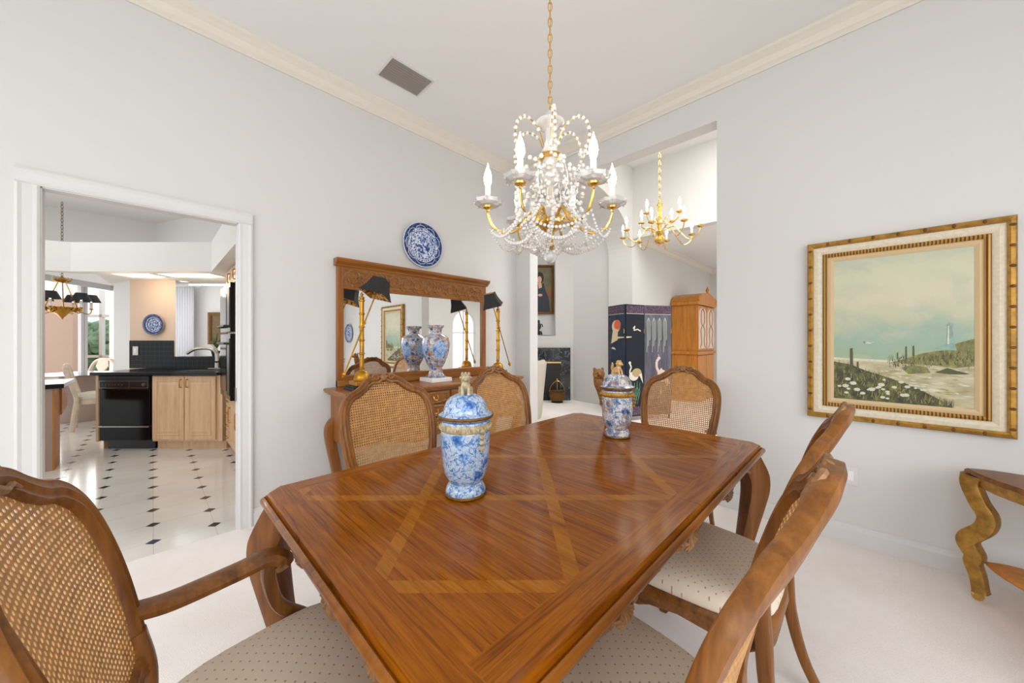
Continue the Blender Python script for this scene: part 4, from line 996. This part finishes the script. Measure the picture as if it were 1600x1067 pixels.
def px3(fl, line):
    for u in (.14, .34, .55, .76):
        for k in range(3): x = u+.05*(k-1); line([(u, 1.64), (x, 1.58), (x+.012, 1.3), (x-.01, 1.08+.1*k)], .0045, .001, 6)
    fl(el(.64, .70, .17, .10, 14, .6), .001, 7); fl([(.50, .76), (.62, .83), (.95, .58), (.85, .53)], .0012, 7); line([(.54, .74), (.44, .84), (.44, .93), (.52, .98)], .022, .0014, 7); fl(el(.53, .985, .06, .025), .0016, 7); line([(.56, .98), (.5, 1.05)], .004, .0016, 2)
    line([(.6, .55), (.6, .25)], .006, .001, 7)
for i, (b, e) in enumerate(((M['lacquer1'], px1), (M['lacquer2'], px2), (M['lacquer3'], px3))):
    p, P = panel(i, b, e)
    for z in (1.42,):
        m2 = MB(); q = P(.985, z, .012); m2.box(q.x-.008, q.y-.006, z-.035, q.x+.008, q.y+.006, z+.035); m2.build('hinge', M['brass'], p, smooth=False)

AR = thing('armoire', 'tall cherry armoire with arched pediment and pale glazed doors behind the screen', 'cabinet', (-2.965, 8.5, 0))
mb = MB(); mb.box(0, -.58, .08, .50, .58, 2.02); mb.build('case', M['armoire'], AR, smooth=False, bevel=.006)
mb = MB(); mb.box(0, -.63, .0, .56, .63, .10); mb.box(0, -.62, .98, .55, .62, 1.04); mb.build('base_moulding', M['armoire'], AR, smooth=False, bevel=.01)
arc2 = [(-.64, 2.02), (.64, 2.02), (.64, 2.08), (.60, 2.10)]+[(.6*math.cos(t), 2.10+.20*math.sin(t)**1.0*(1 if True else 0)) for t in [k*PI/20 for k in range(1, 20)]]+[(-.60, 2.10), (-.64, 2.08)]
mb = MB(); mb.prism(arc2, 'x', 0, .55); mb.build('pediment', M['armoire'], AR, smooth=False)
mb = MB()
for y in (-.58, 0, .58):
    z = 2.30 if y == 0 else 2.09
    mb.lathe([(.03, 0), (.034, .02), (.018, .04), (.036, .07), (.03, .1), (.008, .15), (.001, .18)], 12, (.54, y, z-.02))
mb.build('finial', M['armoire'], AR)
for y0, y1 in ((-.55, -.01), (.01, .55)):
    mb = MB(); mb.box(.498, y0, 1.06, .522, y1, 2.0); d = mb.build('door', M['armoire'], AR, smooth=False, bevel=.004)
    mb = MB(); cy = (y0+y1)/2; mb.prism([(cy-.24, 1.10), (cy+.24, 1.10), (cy+.24, 1.87), (cy+.14, 1.94), (cy, 1.97), (cy-.14, 1.94), (cy-.24, 1.87)], 'x', .520, .528); mb.build('pane', M['doorglass'], d, smooth=False)
    mb = MB()
    for s in (-1, 1): mb.tube(cr([(.532, cy, 1.95), (.532, cy+s*.1, 1.86), (.532, cy+s*.1, 1.66), (.532, cy+s*.04, 1.58), (.532, cy+s*.13, 1.48), (.532, cy+s*.08, 1.25), (.532, cy+s*.16, 1.12)], 4), .008, 6)
    mb.build('door_tracery', M['carve'], d)
    mb = MB(); mb.box(.498, y0, .14, .522, y1, .95); d = mb.build('door', M['armoire'], AR, smooth=False, bevel=.004)
    mb = MB(); mb.ball((.53, y1-.05 if y0 < 0 else y0+.05, .6), .014, 8); mb.build('knob', M['brass'], d)
# fireplace, portrait, statue, kettle, white chair, rug
def rdthing(name, label, cat, r, d, z=0, rot=0): p = RD(r, d); return thing(name, label, cat, (p[0], p[1], z), TH+rot)
FP = rdthing('fireplace', 'black marble fireplace surround in the far alcove wall', 'fireplace', .62, 7.58)
mb = MB(); mb.box(-.62, -.02, .0, .62, .01, 1.12, None); mb.box(-.62, -.03, .82, .62, -.02, 1.12); mb.box(.40, -.03, 0, .62, -.02, .82); mb.box(-.62, -.03, 0, -.40, -.02, .82); mb.build('surround', M['marble'], FP, smooth=False)
mb = MB(); mb.box(-.40, -.026, .0, .40, -.02, .80); mb.build('firebox_screen', M['black'], FP, smooth=False)
mb = MB(); mb.box(-.42, -.034, .79, .42, -.028, .82); mb.build('brass_trim', M['brass'], FP, smooth=False)
KT = rdthing('copper_kettle', 'copper kettle with tall handle standing before the black fireplace', 'kettle', .93, 7.33)
mb = MB(); mb.lathe([(.09, .02), (.13, .04), (.17, .12), (.165, .2), (.19, .23), (.16, .21), (.15, .13), (.1, .05)], 20); mb.build('bowl', M['golddark'], KT)
mb = MB(); mb.lathe([(.12, 0), (.12, .02)], 16); mb.build('foot', M['black'], KT)
mb = MB(); mb.tube(cr([(-.16, 0, .2), (-.12, 0, .34), (0, 0, .44), (.12, 0, .34), (.16, 0, .2)], 5), .008, 6); mb.tube([(0, 0, .1), (0, 0, .42)], .008, 6); mb.ball((0, 0, .47), .02, 8); mb.build('handle', M['brass'], KT)
PF = rdthing('portrait_painting', 'gilt framed portrait of a seated woman in dark dress in alcove niche', 'painting', .63, 7.845, 2.39)
pw, pht = .58, 1.08
picture_frame(PF, pw, pht, [('outer_frame', (0, .05, .05, .03), 'g')], {'g': M['golddark']}, fm)
mb = MB(); mb.add([(x*(pw/2-.048), -.014, z*(pht/2-.048)) for x, z in ((-1, -1), (1, -1), (1, 1), (-1, 1))], [(0, 1, 2, 3)], 0)
def pf(pts, e, m): mb.add([(x, -.0145-e, z) for x, z in pts], [tuple(range(len(pts)))], m)
cx0 = .01
pf([(cx0-.23, -.49), (cx0+.2, -.49), (cx0+.17, -.2), (cx0+.1, -.02), (cx0+.06, .14), (cx0-.1, .14), (cx0-.17, -.05)], .0005, 1); pf(el(cx0-.03, .26, .09, .13), .0008, 2); pf(el(cx0-.035, .22, .05, .075), .0011, 3); pf([(cx0-.07, .15), (cx0+.01, .15), (cx0+.02, .05), (cx0-.05, .02)], .0013, 3); pf(el(cx0-.02, -.12, .05, .03), .0015, 3); pf(el(.17, -.1, .06, .14), .0003, 4)
mb.build('canvas', [plain('olive backdrop', '5c5436', .5, var=.2), plain('navy dress', '171c2c', .5), plain('dark hair', '15120f', .6), plain('painted skin', 'c49a80', .5), plain('painted chair', '7a4a22', .5)], PF, smooth=False)
ST = rdthing('statuette', 'small dark statuette on the ledge under the portrait painting', 'statue', .575, 7.73, 1.397)
mb = MB(); mb.lathe([(.05, 0), (.05, .03), (.03, .05)], 12); mb.build('base', M['black'], ST)
mb = MB(); mb.tube(cr([(0, 0, .04), (-.01, 0, .12), (.02, 0, .19), (.0, 0, .25)], 5), [.028, .045, .03], 8); mb.ball((.0, 0, .285), (.032, .03, .038), 8); mb.tube([(.02, 0, .2), (.075, 0, .23), (.09, 0, .17)], .014, 6); mb.tube([(-.02, 0, .2), (-.06, 0, .15), (-.03, 0, .1)], .014, 6); mb.tube([(0, 0, .07), (.06, -.02, .06), (.07, -.02, .0)], .018, 6); mb.build('figure', M['black'], ST)
WC = rdthing('barrel_chair', 'white upholstered barrel chair partly hidden by the opening edge, by fireplace', 'chair', .12, 5.9)
mb = MB(); R = []; n = 24
for k, z in ((.86, .0), (.90, .10), (.96, .4), (1.04, .72), (1.08, .90), (1.0, .95), (.9, .95), (.86, .90), (.80, .5)):
    R.append([(.42*k*math.cos(PI*1.15*j/n-.075*PI), .40*k*math.sin(PI*1.15*j/n-.075*PI)*-1, z) for j in range(n+1)])
R.append(R[0]); mb.rings(R, False, False, False); 
mb.add([p for r in R[:9] for p in (r[0],)]+[], [tuple(range(9))]); mb.add([r[-1] for r in R[:9]], [tuple(range(8, -1, -1))])
mb.build('barrel_back', M['linen'], WC)
mb = MB(); mb.lathe([(.30, .0), (.33, .05), (.33, .38), (.31, .44), (.2, .46), (0, .46)], 24); mb.build('seat_cushion', M['linen'], WC)
RG = tag(MB().box(-1.575, 5.36, 0, -.7, 5.95, .012).build('door_mat', plain('dark mat', '3a3534', .95, bump=.3, bs=200), smooth=False), 'dark mat on the carpet just beyond the opening, right of far chair', 'mat')
LV = thing('ceiling_vent', 'small dark air vent in the far living room ceiling', 'vent', (*Vector(RD(1.84, (3.2-1.27)*556/148))[:2], 3.2), TH)
mb = MB(); mb.box(-.16, -.13, -.008, .16, .13, 0); mb.build('frame', M['grille'], LV, smooth=False)
for k in range(6): mb = MB(); mb.box(-.14, -.11+k*.04, -.016, .14, -.09+k*.04, -.008); mb.build('slat', M['ventdark'], LV, smooth=False)
AN = rdthing('carved_animal', 'carved brown wooden animal figure peeking out behind the far ginger jar', 'figurine', .55, 2.17, .761, .25)
mb = MB(); mb.tube(cr([(.055, .0, .0), (.05, 0, .06), (.035, 0, .13), (.012, 0, .20), (-.018, 0, .25), (-.025, 0, .29)], 5), [.03, .04, .044, .042, .034, .03], 12); mb.ball((-.028, -.01, .305), (.036, .036, .034), 12, None, 8); mb.ball((-.05, -.03, .298), (.018, .02, .016), 10); mb.build('body', M['animal'], AN)
for s in (-1, 1):
    mb = MB(); mb.ball((-.025+s*.026, 0, .332), (.011, .008, .014), 8); mb.build('ear', M['animal'], AN)
    mb = MB(); mb.tube(cr([(.02+s*.02, -.03, .19), (.04+s*.022, -.05, .10), (.055+s*.022, -.045, .02), (.055+s*.022, -.055, .016)], 4), [.018, .012, .013], 8); mb.build('foreleg', M['animal'], AN)
mb = MB(); mb.ball((-.052, -.050, .302), .006, 6); [mb.ball((-.038+s*.014, -.041, .315), .004, 6) for s in (-1, 1)]; mb.build('nose_and_eyes', M['black'], AN)

# ------------------------------------------------------------------ kitchen
PN = RD(-4.1, 4.12); q = lambda r: r+4.1                  # local x = right of view from r=-4.1, local y = depth from 4.12
CB = thing('sink_cabinet', 'pickled oak two-door sink cabinet right of the black dishwasher', 'cabinet', PN, TH)
mb = MB(); mb.box(q(-4.18), .02, .10, q(-3.37), .58, .868); mb.box(q(-4.18), .08, 0, q(-3.37), .58, .10); mb.build('body', M['oak'], CB, smooth=False)
def door_panel(mb, x0, x1, z0, z1, y, th=.02):
    mb.box(x0, y, z0, x1, y+th, z1)
    R = []
    for i, d in ((.045, 0), (.055, -.006), (.065, .0), (.075, -.002), (.095, -.007)):
        R.append([(x, y+d, z) for x, z in ((x0+i, z0+i), (x1-i, z0+i), (x1-i, z1-i), (x0+i, z1-i))])
    mb.rings(R, False, True)
def bow(mb, x, y, z, L=.09, vert=True):
    p = [(0, -L/2), (.022, -L/2+.004), (.026, 0), (.022, L/2-.004), (0, L/2)]
    mb.tube(cr([(x, y-a, z+b) if vert else (x+b, y-a, z) for a, b in p], 4), .0055, 8)
for x0, x1, hx in ((-4.165, -3.80, -3.83), (-3.79, -3.435, -3.755)):
    mb = MB(); door_panel(mb, q(x0), q(x1), .125, .855, 0); d = mb.build('door', M['oak'], CB, smooth=False)
    mb = MB(); bow(mb, q(hx), 0, .775); mb.build('handle', M['gold'], d)
EP = thing('end_panel', 'narrow pickled oak end panel left of the dishwasher', 'panel', PN, TH)
mb = MB(); mb.box(q(-4.82), .0, 0.10, q(-4.79), .6, .868); mb.box(q(-4.80), .06, 0, q(-4.79), .6, .1); mb.build('board', M['oak'], EP, smooth=False)
DW = thing('dishwasher', 'black built-in dishwasher at the left of the kitchen peninsula', 'dishwasher', PN, TH)
mb = MB(); mb.box(q(-4.78), .03, .10, q(-4.19), .58, .865); mb.box(q(-4.75), .07, 0, q(-4.2), .55, .10); mb.build('body', M['black'], DW, smooth=False)
mb = MB(); mb.box(q(-4.775), 0, .285, q(-4.195), .03, .705); mb.build('door', M['blackgloss'], DW, smooth=False, bevel=.004)
mb = MB(); mb.box(q(-4.775), 0, .115, q(-4.195), .03, .265); mb.build('kick_panel', M['blackgloss'], DW, smooth=False, bevel=.004)
mb = MB(); mb.box(q(-4.775), -.012, .715, q(-4.195), .03, .86); cp = mb.build('control_panel', M['black'], DW, smooth=False, bevel=.004)
mb = MB()
for x0, x1, z0, z1 in ((-4.765, -4.205, .72, .725), (-4.765, -4.205, .80, .805), (-4.765, -4.76, .72, .805), (-4.21, -4.205, .72, .805), (-4.42, -4.415, .72, .805), (-4.775, -4.195, .268, .274), (-4.775, -4.195, .276, .282)): mb.box(q(x0), -.0145, z0, q(x1), -.011, z1)
mb.build('metal_trim', M['nickel'], cp, smooth=False)
for k in range(7): mb = MB(); x = -4.735+k*.037; mb.box(q(x), -.015, .755, q(x+.024), -.011, .768); mb.build('button', plain('dark red button', '5a2a30', .4), cp, smooth=False)
mb = MB(); mb.lathe([(.0, 0), (.02, 0), (.018, .012), (0, .013)], 12); mb.xf(lambda v: Vector((q(-4.25)+v.x, -.012-v.z, .762+v.y))); mb.build('dial', M['nickel'], cp)
CT = thing('countertop', 'black tiled peninsula countertop over dishwasher and cabinet', 'countertop', PN, TH)
mb = MB(); mb.box(q(-4.85), -.04, .868, q(-3.38), .60, .905); mb.build('slab', M['blacktile'], CT, smooth=False, bevel=.006)
mb = MB(); mb.box(q(-4.47), .53, .905, q(-3.38), .60, 1.03); mb.box(q(-4.47), .50, 1.03, q(-3.38), .72, 1.06); mb.build('raised_ledge', M['backsplash'], CT, smooth=False)
mb = MB(); mb.box(q(-3.98), .10, .904, q(-3.52), .42, .908); mb.build('sink', M['black'], CT, smooth=False, bevel=.002)
BS = thing('tile_backsplash', 'black square tile splashback below the kitchen wall plate', 'tiles', (RD(-4.785, 4.735)[0], RD(-4.785, 4.735)[1], .905), TH)
mb = MB(); mb.box(-.295, -.012, 0, .285, 0, .365); mb.build('tiles', M['backsplash'], BS, smooth=False)
op = RD((212-800)/556*4.72, 4.72); outlet('wall_outlet', (op[0], op[1], 1.27-16*4.72/556), TH, 'white outlet plate on the black kitchen tile', 'outlet')
FC = thing('faucet', 'brushed nickel kitchen faucet with arched spout at the sink', 'faucet', (RD(-3.79, 4.58)[0], RD(-3.79, 4.58)[1], .9065), TH)
mb = MB(); mb.box(-.11, -.022, 0, .06, .022, .012); mb.build('base_plate', M['nickel'], FC, smooth=False, bevel=.004)
mb = MB(); mb.tube(cr([(0, 0, .01), (0, 0, .14), (-.02, -.01, .22), (-.10, -.03, .262), (-.23, -.06, .255), (-.32, -.08, .20)], 6), [.03, .026, .018, .016, .018], 12); mb.build('spout', M['nickel'], FC)
mb = MB(); mb.tube([(0, 0, .22), (-.03, .0, .27), (-.07, 0, .31)], [.018, .010, .008], 10); mb.build('lever', M['nickel'], FC)
# right-hand oven wall (front faces -y in room axes)
OC = thing('oven_cabinet', 'tall pickled oak oven cabinet with drawers at right of the kitchen', 'cabinet', (-5.27, .60, 0))
mb = MB(); mb.box(0, .02, .10, 1.2, .59, 2.06); mb.box(0, .08, 0, 1.2, .59, .10); mb.build('body', M['oak'], OC, smooth=False)
for x0, x1 in ((.01, .38), (.385, .755), (.76, 1.19)):
    mb = MB(); door_panel(mb, x0, x1, 1.88, 2.05, 0); d = mb.build('door', M['oak'], OC, smooth=False); mb = MB(); bow(mb, x1-.05, 0, 1.95, .1); mb.build('handle', M['gold'], d)
for k in range(4):
    mb = MB(); mb.box(.01, 0, .115+k*.135, .30, .02, .24+k*.135); d = mb.build('drawer', M['oak'], OC, smooth=False, bevel=.004); mb = MB(); bow(mb, .155, 0, .18+k*.135, .1, False); mb.build('handle', M['gold'], d)
for x0, x1 in ((.31, .75), (.76, 1.19)):
    mb = MB(); door_panel(mb, x0, x1, .115, .64, 0); d = mb.build('door', M['oak'], OC, smooth=False); mb = MB(); bow(mb, x0+.06, 0, .46, .16); mb.build('handle', M['gold'], d)
def oven(name, label, z0, z1, hz):
    t = thing(name, label, 'oven', (-5.25, .60, 0)); mb = MB(); mb.box(.0, -.05, z0, .72, .0195, z1); mb.build('case', M['blackgloss'], t, smooth=False, bevel=.006)
    mb = MB(); mb.box(.05, -.058, z0+.08, .50, -.048, z1-.1); mb.build('door_window', M['mirror'] if False else M['blackgloss'], t, smooth=False)
    mb = MB(); mb.tube([(.04, -.05, hz), (.06, -.085, hz), (.64, -.085, hz), (.66, -.05, hz)], .011, 8); mb.build('handle', M['black'], t)
    mb = MB(); mb.box(.53, -.056, z0+.05, .70, -.048, z1-.05); mb.build('control_panel', M['black'], t, smooth=False)
oven('microwave', 'black built-in microwave above the wall oven at kitchen right', 1.36, 1.86, 1.42); oven('built_in_oven', 'black built-in wall oven below the microwave at kitchen right', .66, 1.34, 1.24)
# island at left
IS = thing('kitchen_island', 'island end with orange wood panel at the left of the doorway', 'island', (-5.63, -.674, 0))
mb = MB(); mb.box(-.34, -1.2, .0, -.0, -.012, .80); mb.build('body', M['taupe'], IS, smooth=False)
mb = MB(); mb.box(-.30, -.012, 0, -.0, .0, .80); mb.build('end_panel', M['orangewood'], IS, smooth=False)
mb = MB(); mb.prism([(-.30, .50), (-.30, .80), (-.64, .80), (-.64, .56)], 'y', -.10, .012); mb.build('overhang_bracket', M['orangewood'], IS, smooth=False)
mb = MB(); mb.box(-.68, -1.2, .80, .02, .06, .845); mb.build('counter', M['blacktile'], IS, smooth=False, bevel=.005)
# ceiling light panels and downlights under the soffit
for r, hw, lb in ((-4.57, .22, 'left lit panel in the kitchen soffit'), (-3.93, .32, 'right lit panel in the kitchen soffit')):
    t = rdthing('ceiling_light', lb, 'light', r, 4.36, 2.075); mb = MB(); mb.box(-hw, -.12, -.004, hw, .13, 0); mb.build('diffuser', M['lightpanel'], t, smooth=False)
    mb = MB()
    for a in ((-hw-.015, -.135, hw+.015, -.12), (-hw-.015, .13, hw+.015, .145), (-hw-.015, -.12, -hw, .13), (hw, -.12, hw+.015, .13)): mb.box(a[0], a[1], -.008, a[2], a[3], 0)
    mb.build('frame', M['trim'], t, smooth=False)
for r, d, lb in ((-4.46, 4.84, 'recessed downlight in soffit before the peach wall'), (-3.62, 4.86, 'recessed downlight in soffit above the faucet')):
    t = rdthing('downlight', lb, 'light', r, d, 2.075); mb = MB(); mb.lathe([(.075, 0), (.075, -.006), (.05, -.006), (.045, 0)], 20, cap=False); mb.build('ring', M['trim'], t); mb = MB(); mb.lathe([(.046, -.001), (.04, -.003), (0, -.003)], 16); mb.build('lens', M['lightpanel'], t)
# curtain, picture and plant beyond the bar
cp0 = RD(-6.88, 7.45); CU = thing('sheer_curtain', 'sheer white curtain panel beyond the kitchen bar', 'curtain', cp0, TH)
mb = MB(); n = 60; R = []
for z in (.02, 2.40): R.append([(-.22+.44*j/n, .025*math.sin(j*.9), z) for j in range(n+1)])
mb.rings(R, False, False, False); mb.build('fabric', M['sheer'], CU, solid=.004)
mb = MB(); mb.tube([(-.4, 0, 2.415), (.4, 0, 2.415)], .012, 8); mb.build('rod', M['nickel'], CU)
pp = RD((341-800)/556*7.56, 7.57); PP = thing('framed_picture', 'brown framed picture half hidden behind the black microwave', 'painting', (pp[0], pp[1], 1.27+19*7.57/556), TH)
picture_frame(PP, .42, .68, [('frame', (0, .07, .03, .02), 'g')], {'g': M['golddark']}, fm); mb = MB(); mb.box(-.145, -.01, -.275, .145, -.004, .275); mb.build('canvas', plain('brown picture', '6a5230', .6, var=.3, vs=20), PP, smooth=False)
pl = RD((337-800)/556*4.74, 4.74); PL = thing('potted_plant', 'spiky green plant in dark pot on the kitchen bar ledge', 'plant', (pl[0], pl[1], 1.06), TH)
mb = MB(); mb.lathe([(.035, 0), (.05, .07), (.045, .075), (.03, .07)], 14); mb.build('pot', M['black'], PL)
mb = MB(); rr = random.Random(2)
for k in range(26):
    a = rr.uniform(0, 2*PI); l = rr.uniform(.03, .10); h2 = rr.uniform(.18, .34)
    mb.tube(cr([(0, 0, .06), (l*.3*math.cos(a), l*.3*math.sin(a), h2*.6), (l*math.cos(a), l*math.sin(a), h2)], 3), [.004, .005, .001], 4)
mb.build('leaves', M['leaf'], PL)
# breakfast nook
NCp = RD((97-800)/556*5.2, 5.2); NC = thing('shaded_chandelier', 'gilt breakfast-nook chandelier with small black lampshades', 'chandelier', (NCp[0], NCp[1], 0), TH)
mb = MB(); chain(mb, 0, 0, 2.2, 3.29, .05, .003, .012); mb.build('chain', M['golddark'], NC)
mb = MB(); mb.lathe([(.006, 2.22), (.02, 2.19), (.07, 2.15), (.05, 2.13), (.015, 2.11)], 14)
for k in range(8): a = k*PI/4; mb.tube(cr([(.03*math.cos(a), .03*math.sin(a), 2.13), (.08*math.cos(a), .08*math.sin(a), 2.15), (.09*math.cos(a), .09*math.sin(a), 2.19)], 3), [.012, .004], 5)
mb.build('crown', M['gold'], NC)
mb = MB(); mb.lathe([(.003, 1.58), (.02, 1.61), (.06, 1.66), (.13, 1.70), (.17, 1.74), (.18, 1.755), (.15, 1.745), (.02, 1.72)], 24)
for k in range(18): a = k*PI/9; mb.tube([(.15*math.cos(a), .15*math.sin(a), 1.70), (.19*math.cos(a), .19*math.sin(a), 1.755)], .012, 5)
mb.build('bowl', M['gold'], NC)
for k in range(3):
    a = k*2*PI/3+.3; mb = MB(); mb.tube([(.04*math.cos(a), .04*math.sin(a), 2.12), (.17*math.cos(a), .17*math.sin(a), 1.75)], .007, 6); mb.build('stay_rod', M['gold'], NC)
for k in range(6):
    a = k*PI/3; c, s = math.cos(a), math.sin(a); P = lambda r, z: (r*c, r*s, z)
    mb = MB(); mb.tube(cr([P(.15, 1.72), P(.19, 1.69), P(.24, 1.67), P(.275, 1.69), P(.28, 1.74)], 4), .008, 6); mb.lathe([(.01, 1.735), (.028, 1.745), (.02, 1.755)], 12, P(.28, 0)); ar = mb.build('arm', M['gold'], NC)
    mb = MB(); mb.lathe([(.016, 1.75), (.016, 1.85)], 10, P(.28, 0)); mb.build('candle_sleeve', M['candle'], ar)
    mb = MB(); mb.lathe([(.105, 1.855), (.058, 1.965), (.056, 1.965), (.102, 1.857)], 20, P(.28, 0), cap=False); mb.build('lamp_shade', M['shade'], ar)
    mb = MB(); mb.ball(P(.28, 1.88), (.016, .016, .028), 8); mb.build('bulb', M['lightpanel'], ar)
def nook_chair():
    t = thing('breakfast_chair', 'x', 'chair'); 
    mb = MB()
    for s in (-1, 1):
        p = cr([(s*.20, -.24, 0), (s*.205, -.22, .22), (s*.20, -.20, .45), (s*.245, -.235, .62), (s*.24, -.28, .80), (s*.14, -.30, .905), (0, -.30, .92)], 5); mb.tube(p, [.028, .026, .024, .028, .03], 8)
    mb.build('back_frame', M['whitewash'], t)
    mb = MB(); mb.prism([(-.04, .47), (.04, .47), (.085, .62), (.05, .70), (.13, .80), (.10, .91), (-.10, .91), (-.13, .80), (-.05, .70), (-.085, .62)], 'y', -.012, .012); mb.xf(lambda v: Vector((v.x, v.y-.21-(v.z-.47)*.18, v.z))); mb.build('splat', M['whitewash'], t, smooth=False)
    mb = MB(); R = [[(x*k, y*k, z) for x, y in seat_out(.92)] for k, z in ((.96, .43), (1.02, .45), (1.03, .48), (.95, .51), (.6, .525), (.1, .53))]; mb.rings(R); mb.build('seat_cushion', M['linen'], t)
    mb = MB(); R = [[(x*k, y*k, z) for x, y in seat_out(.92)] for k, z in ((.98, .37), (1.0, .43))]; mb.rings(R); mb.build('seat_frame', M['whitewash'], t)
    for s in (-1, 1): mb = MB(); mb.tube(cr([(s*.19, .2, .38), (s*.225, .235, .3), (s*.205, .205, .12), (s*.215, .225, 0)], 4), [.03, .028, .018, .024], 8); mb.build('front_leg', M['whitewash'], t)
    mb = MB(); mb.tube([(-.2, -.22, .2), (.2, -.22, .2)], .011, 6); mb.tube([(-.2, .21, .2), (.2, .21, .2)], .011, 6); mb.build('stretcher', M['whitewash'], t)
    return t
n0 = nook_chair(); GN = 'whitewashed breakfast nook chairs'
n0.location = RD(-6.08, 5.24); n0.rotation_euler = (0, 0, TH-.75); n0['label'] = 'whitewashed breakfast chair nearest, its curved back towards the doorway'; n0['group'] = GN
dup(n0, RD(-7.58, 6.3), TH+PI-.1, 'whitewashed breakfast chair beyond the glass table, facing the kitchen')
dup(n0, RD(-7.6, 5.45), TH-PI/2+.3, 'whitewashed breakfast chair at the left edge of the doorway view')
GTp = RD(-6.88, 5.68); NT = thing('breakfast_table', 'glass-topped breakfast table on taupe drum pedestal in the nook', 'table', GTp, TH)
mb = MB(); mb.lathe([(.55, .735), (.555, .741), (.55, .747), (0, .747)], 40); mb.build('glass_top', M['glass'], NT)
mb = MB(); mb.lathe([(.25, 0), (.26, .03), (.22, .2), (.20, .6), (.24, .735)], 24); mb.build('pedestal', M['taupe'], NT)

# ------------------------------------------------------------------ light, camera, render settings
def area(loc, tgt, sx, sy, e, col=(1, 1, 1)):  # used for daylight at windows and for added overhead fills
    d = bpy.data.lights.new('window and fill light', 'AREA'); d.shape = 'RECTANGLE'; d.size = sx; d.size_y = sy; d.energy = e; d.color = col
    o = bpy.data.objects.new('window_and_fill_light', d); COL.objects.link(o); o.location = loc
    o.rotation_euler = (Vector(tgt)-Vector(loc)).to_track_quat('-Z', 'Y').to_euler(); return o
def point(loc, e, col=(1, .85, .65), r=.03):
    d = bpy.data.lights.new('bulb light', 'POINT'); d.energy = e; d.color = col; d.shadow_soft_size = r
    o = bpy.data.objects.new('bulb_light', d); COL.objects.link(o); o.location = loc; return o
area((-.15, YB+.02, 1.85), (-.15, YB+1.9, 0), 4.0, 1.7, LE['back'], (.93, .965, 1))
area((XR-.02, -.2, 1.85), (XR-1.9, -.2, 0), 3.3, 1.7, LE['right'], (.93, .965, 1))
area((-.8, 4.5, 4.36), (-1.2, 4.6, 0), 2.6, 2.2, LE['living'], (1, .995, .98))  # added fill under the high living ceiling, out of view, no window here
area((-.1, 8.5, 3.18), (-.5, 8.5, 0), 1.8, 3.2, LE['living2'], (1, .995, .98))  # added fill below the lower living ceiling, hidden from the camera
area((-5.2, 4.6, 4.3), (-5.2, 4.6, 0), 1.6, 1.6, LE['alcove'], (1, 1, 1))  # added overhead fill to brighten the alcove
s0 = Vector(on_line(.2)); nrm = Vector((on_line(1)[1]-on_line(0)[1], on_line(0)[0]-on_line(1)[0], 0)).normalized()
if nrm.dot(-s0) < 0: nrm = -nrm
area(tuple(s0-nrm*.35+Vector((0, 0, 1.25))), tuple(s0+nrm*2+Vector((0, 0, 1.2))), 3.6, 2.2, LE['nook'], (1, 1, 1))
area((-5.4, -1.6, 3.25), (-5.4, -1.6, 0), 3.2, 2.6, LE['kitchen'], (1, .98, .95))  # unseen overhead fill for the kitchen
area((*RD(-6.6, 6.2)[:2], 2.4), (*RD(-6.4, 6.6)[:2], 0), 1.5, 1.5, LE['family'], (1, 1, 1))  # unseen downward fill over the family space, no fixture modelled
for r in (-4.6, -3.9): point((*RD(r, 4.4)[:2], 1.95), LE['soffit'], (1, .8, .6), .12)
bpy.context.view_layer.update()
for par, p in LAMPS: point(par.matrix_world @ Vector((p[0]*1.0, p[1], p[2]+.0)), LE['bulb'], (1, .84, .62), .02)
bc = Vector(BC.location); point((bc.x, bc.y, 2.95), LE['brass'], (1, .85, .62), .3)
wd = bpy.data.worlds.new('daylight'); SC.world = wd; wd.use_nodes = True
bg = wd.node_tree.nodes['Background']; bg.inputs[0].default_value = (.93, .97, 1, 1); bg.inputs[1].default_value = LE['world']
cam = bpy.data.cameras.new('camera'); co = bpy.data.objects.new('camera', cam); COL.objects.link(co)
co.location = (0, 0, EYE); co.rotation_euler = (PI/2, 0, TH); cam.sensor_width = 36; cam.lens = 36*556/1600; cam.shift_y = -.0009; cam.clip_start = .02; cam.clip_end = 200
SC.camera = co
vs = SC.view_settings; vs.view_transform = 'Standard'; vs.look = 'None'; vs.gamma = 1; vs.use_curve_mapping = False; vs.exposure = LE['exposure']
SC.cycles.max_bounces = 12; SC.cycles.diffuse_bounces = 6; SC.cycles.glossy_bounces = 5; SC.cycles.transmission_bounces = 10; SC.cycles.transparent_max_bounces = 16
SC.cycles.caustics_reflective = True; SC.cycles.blur_glossy = .5; SC.cycles.caustics_refractive = False; SC.cycles.sample_clamp_indirect = 6; SC.cycles.use_denoising = True
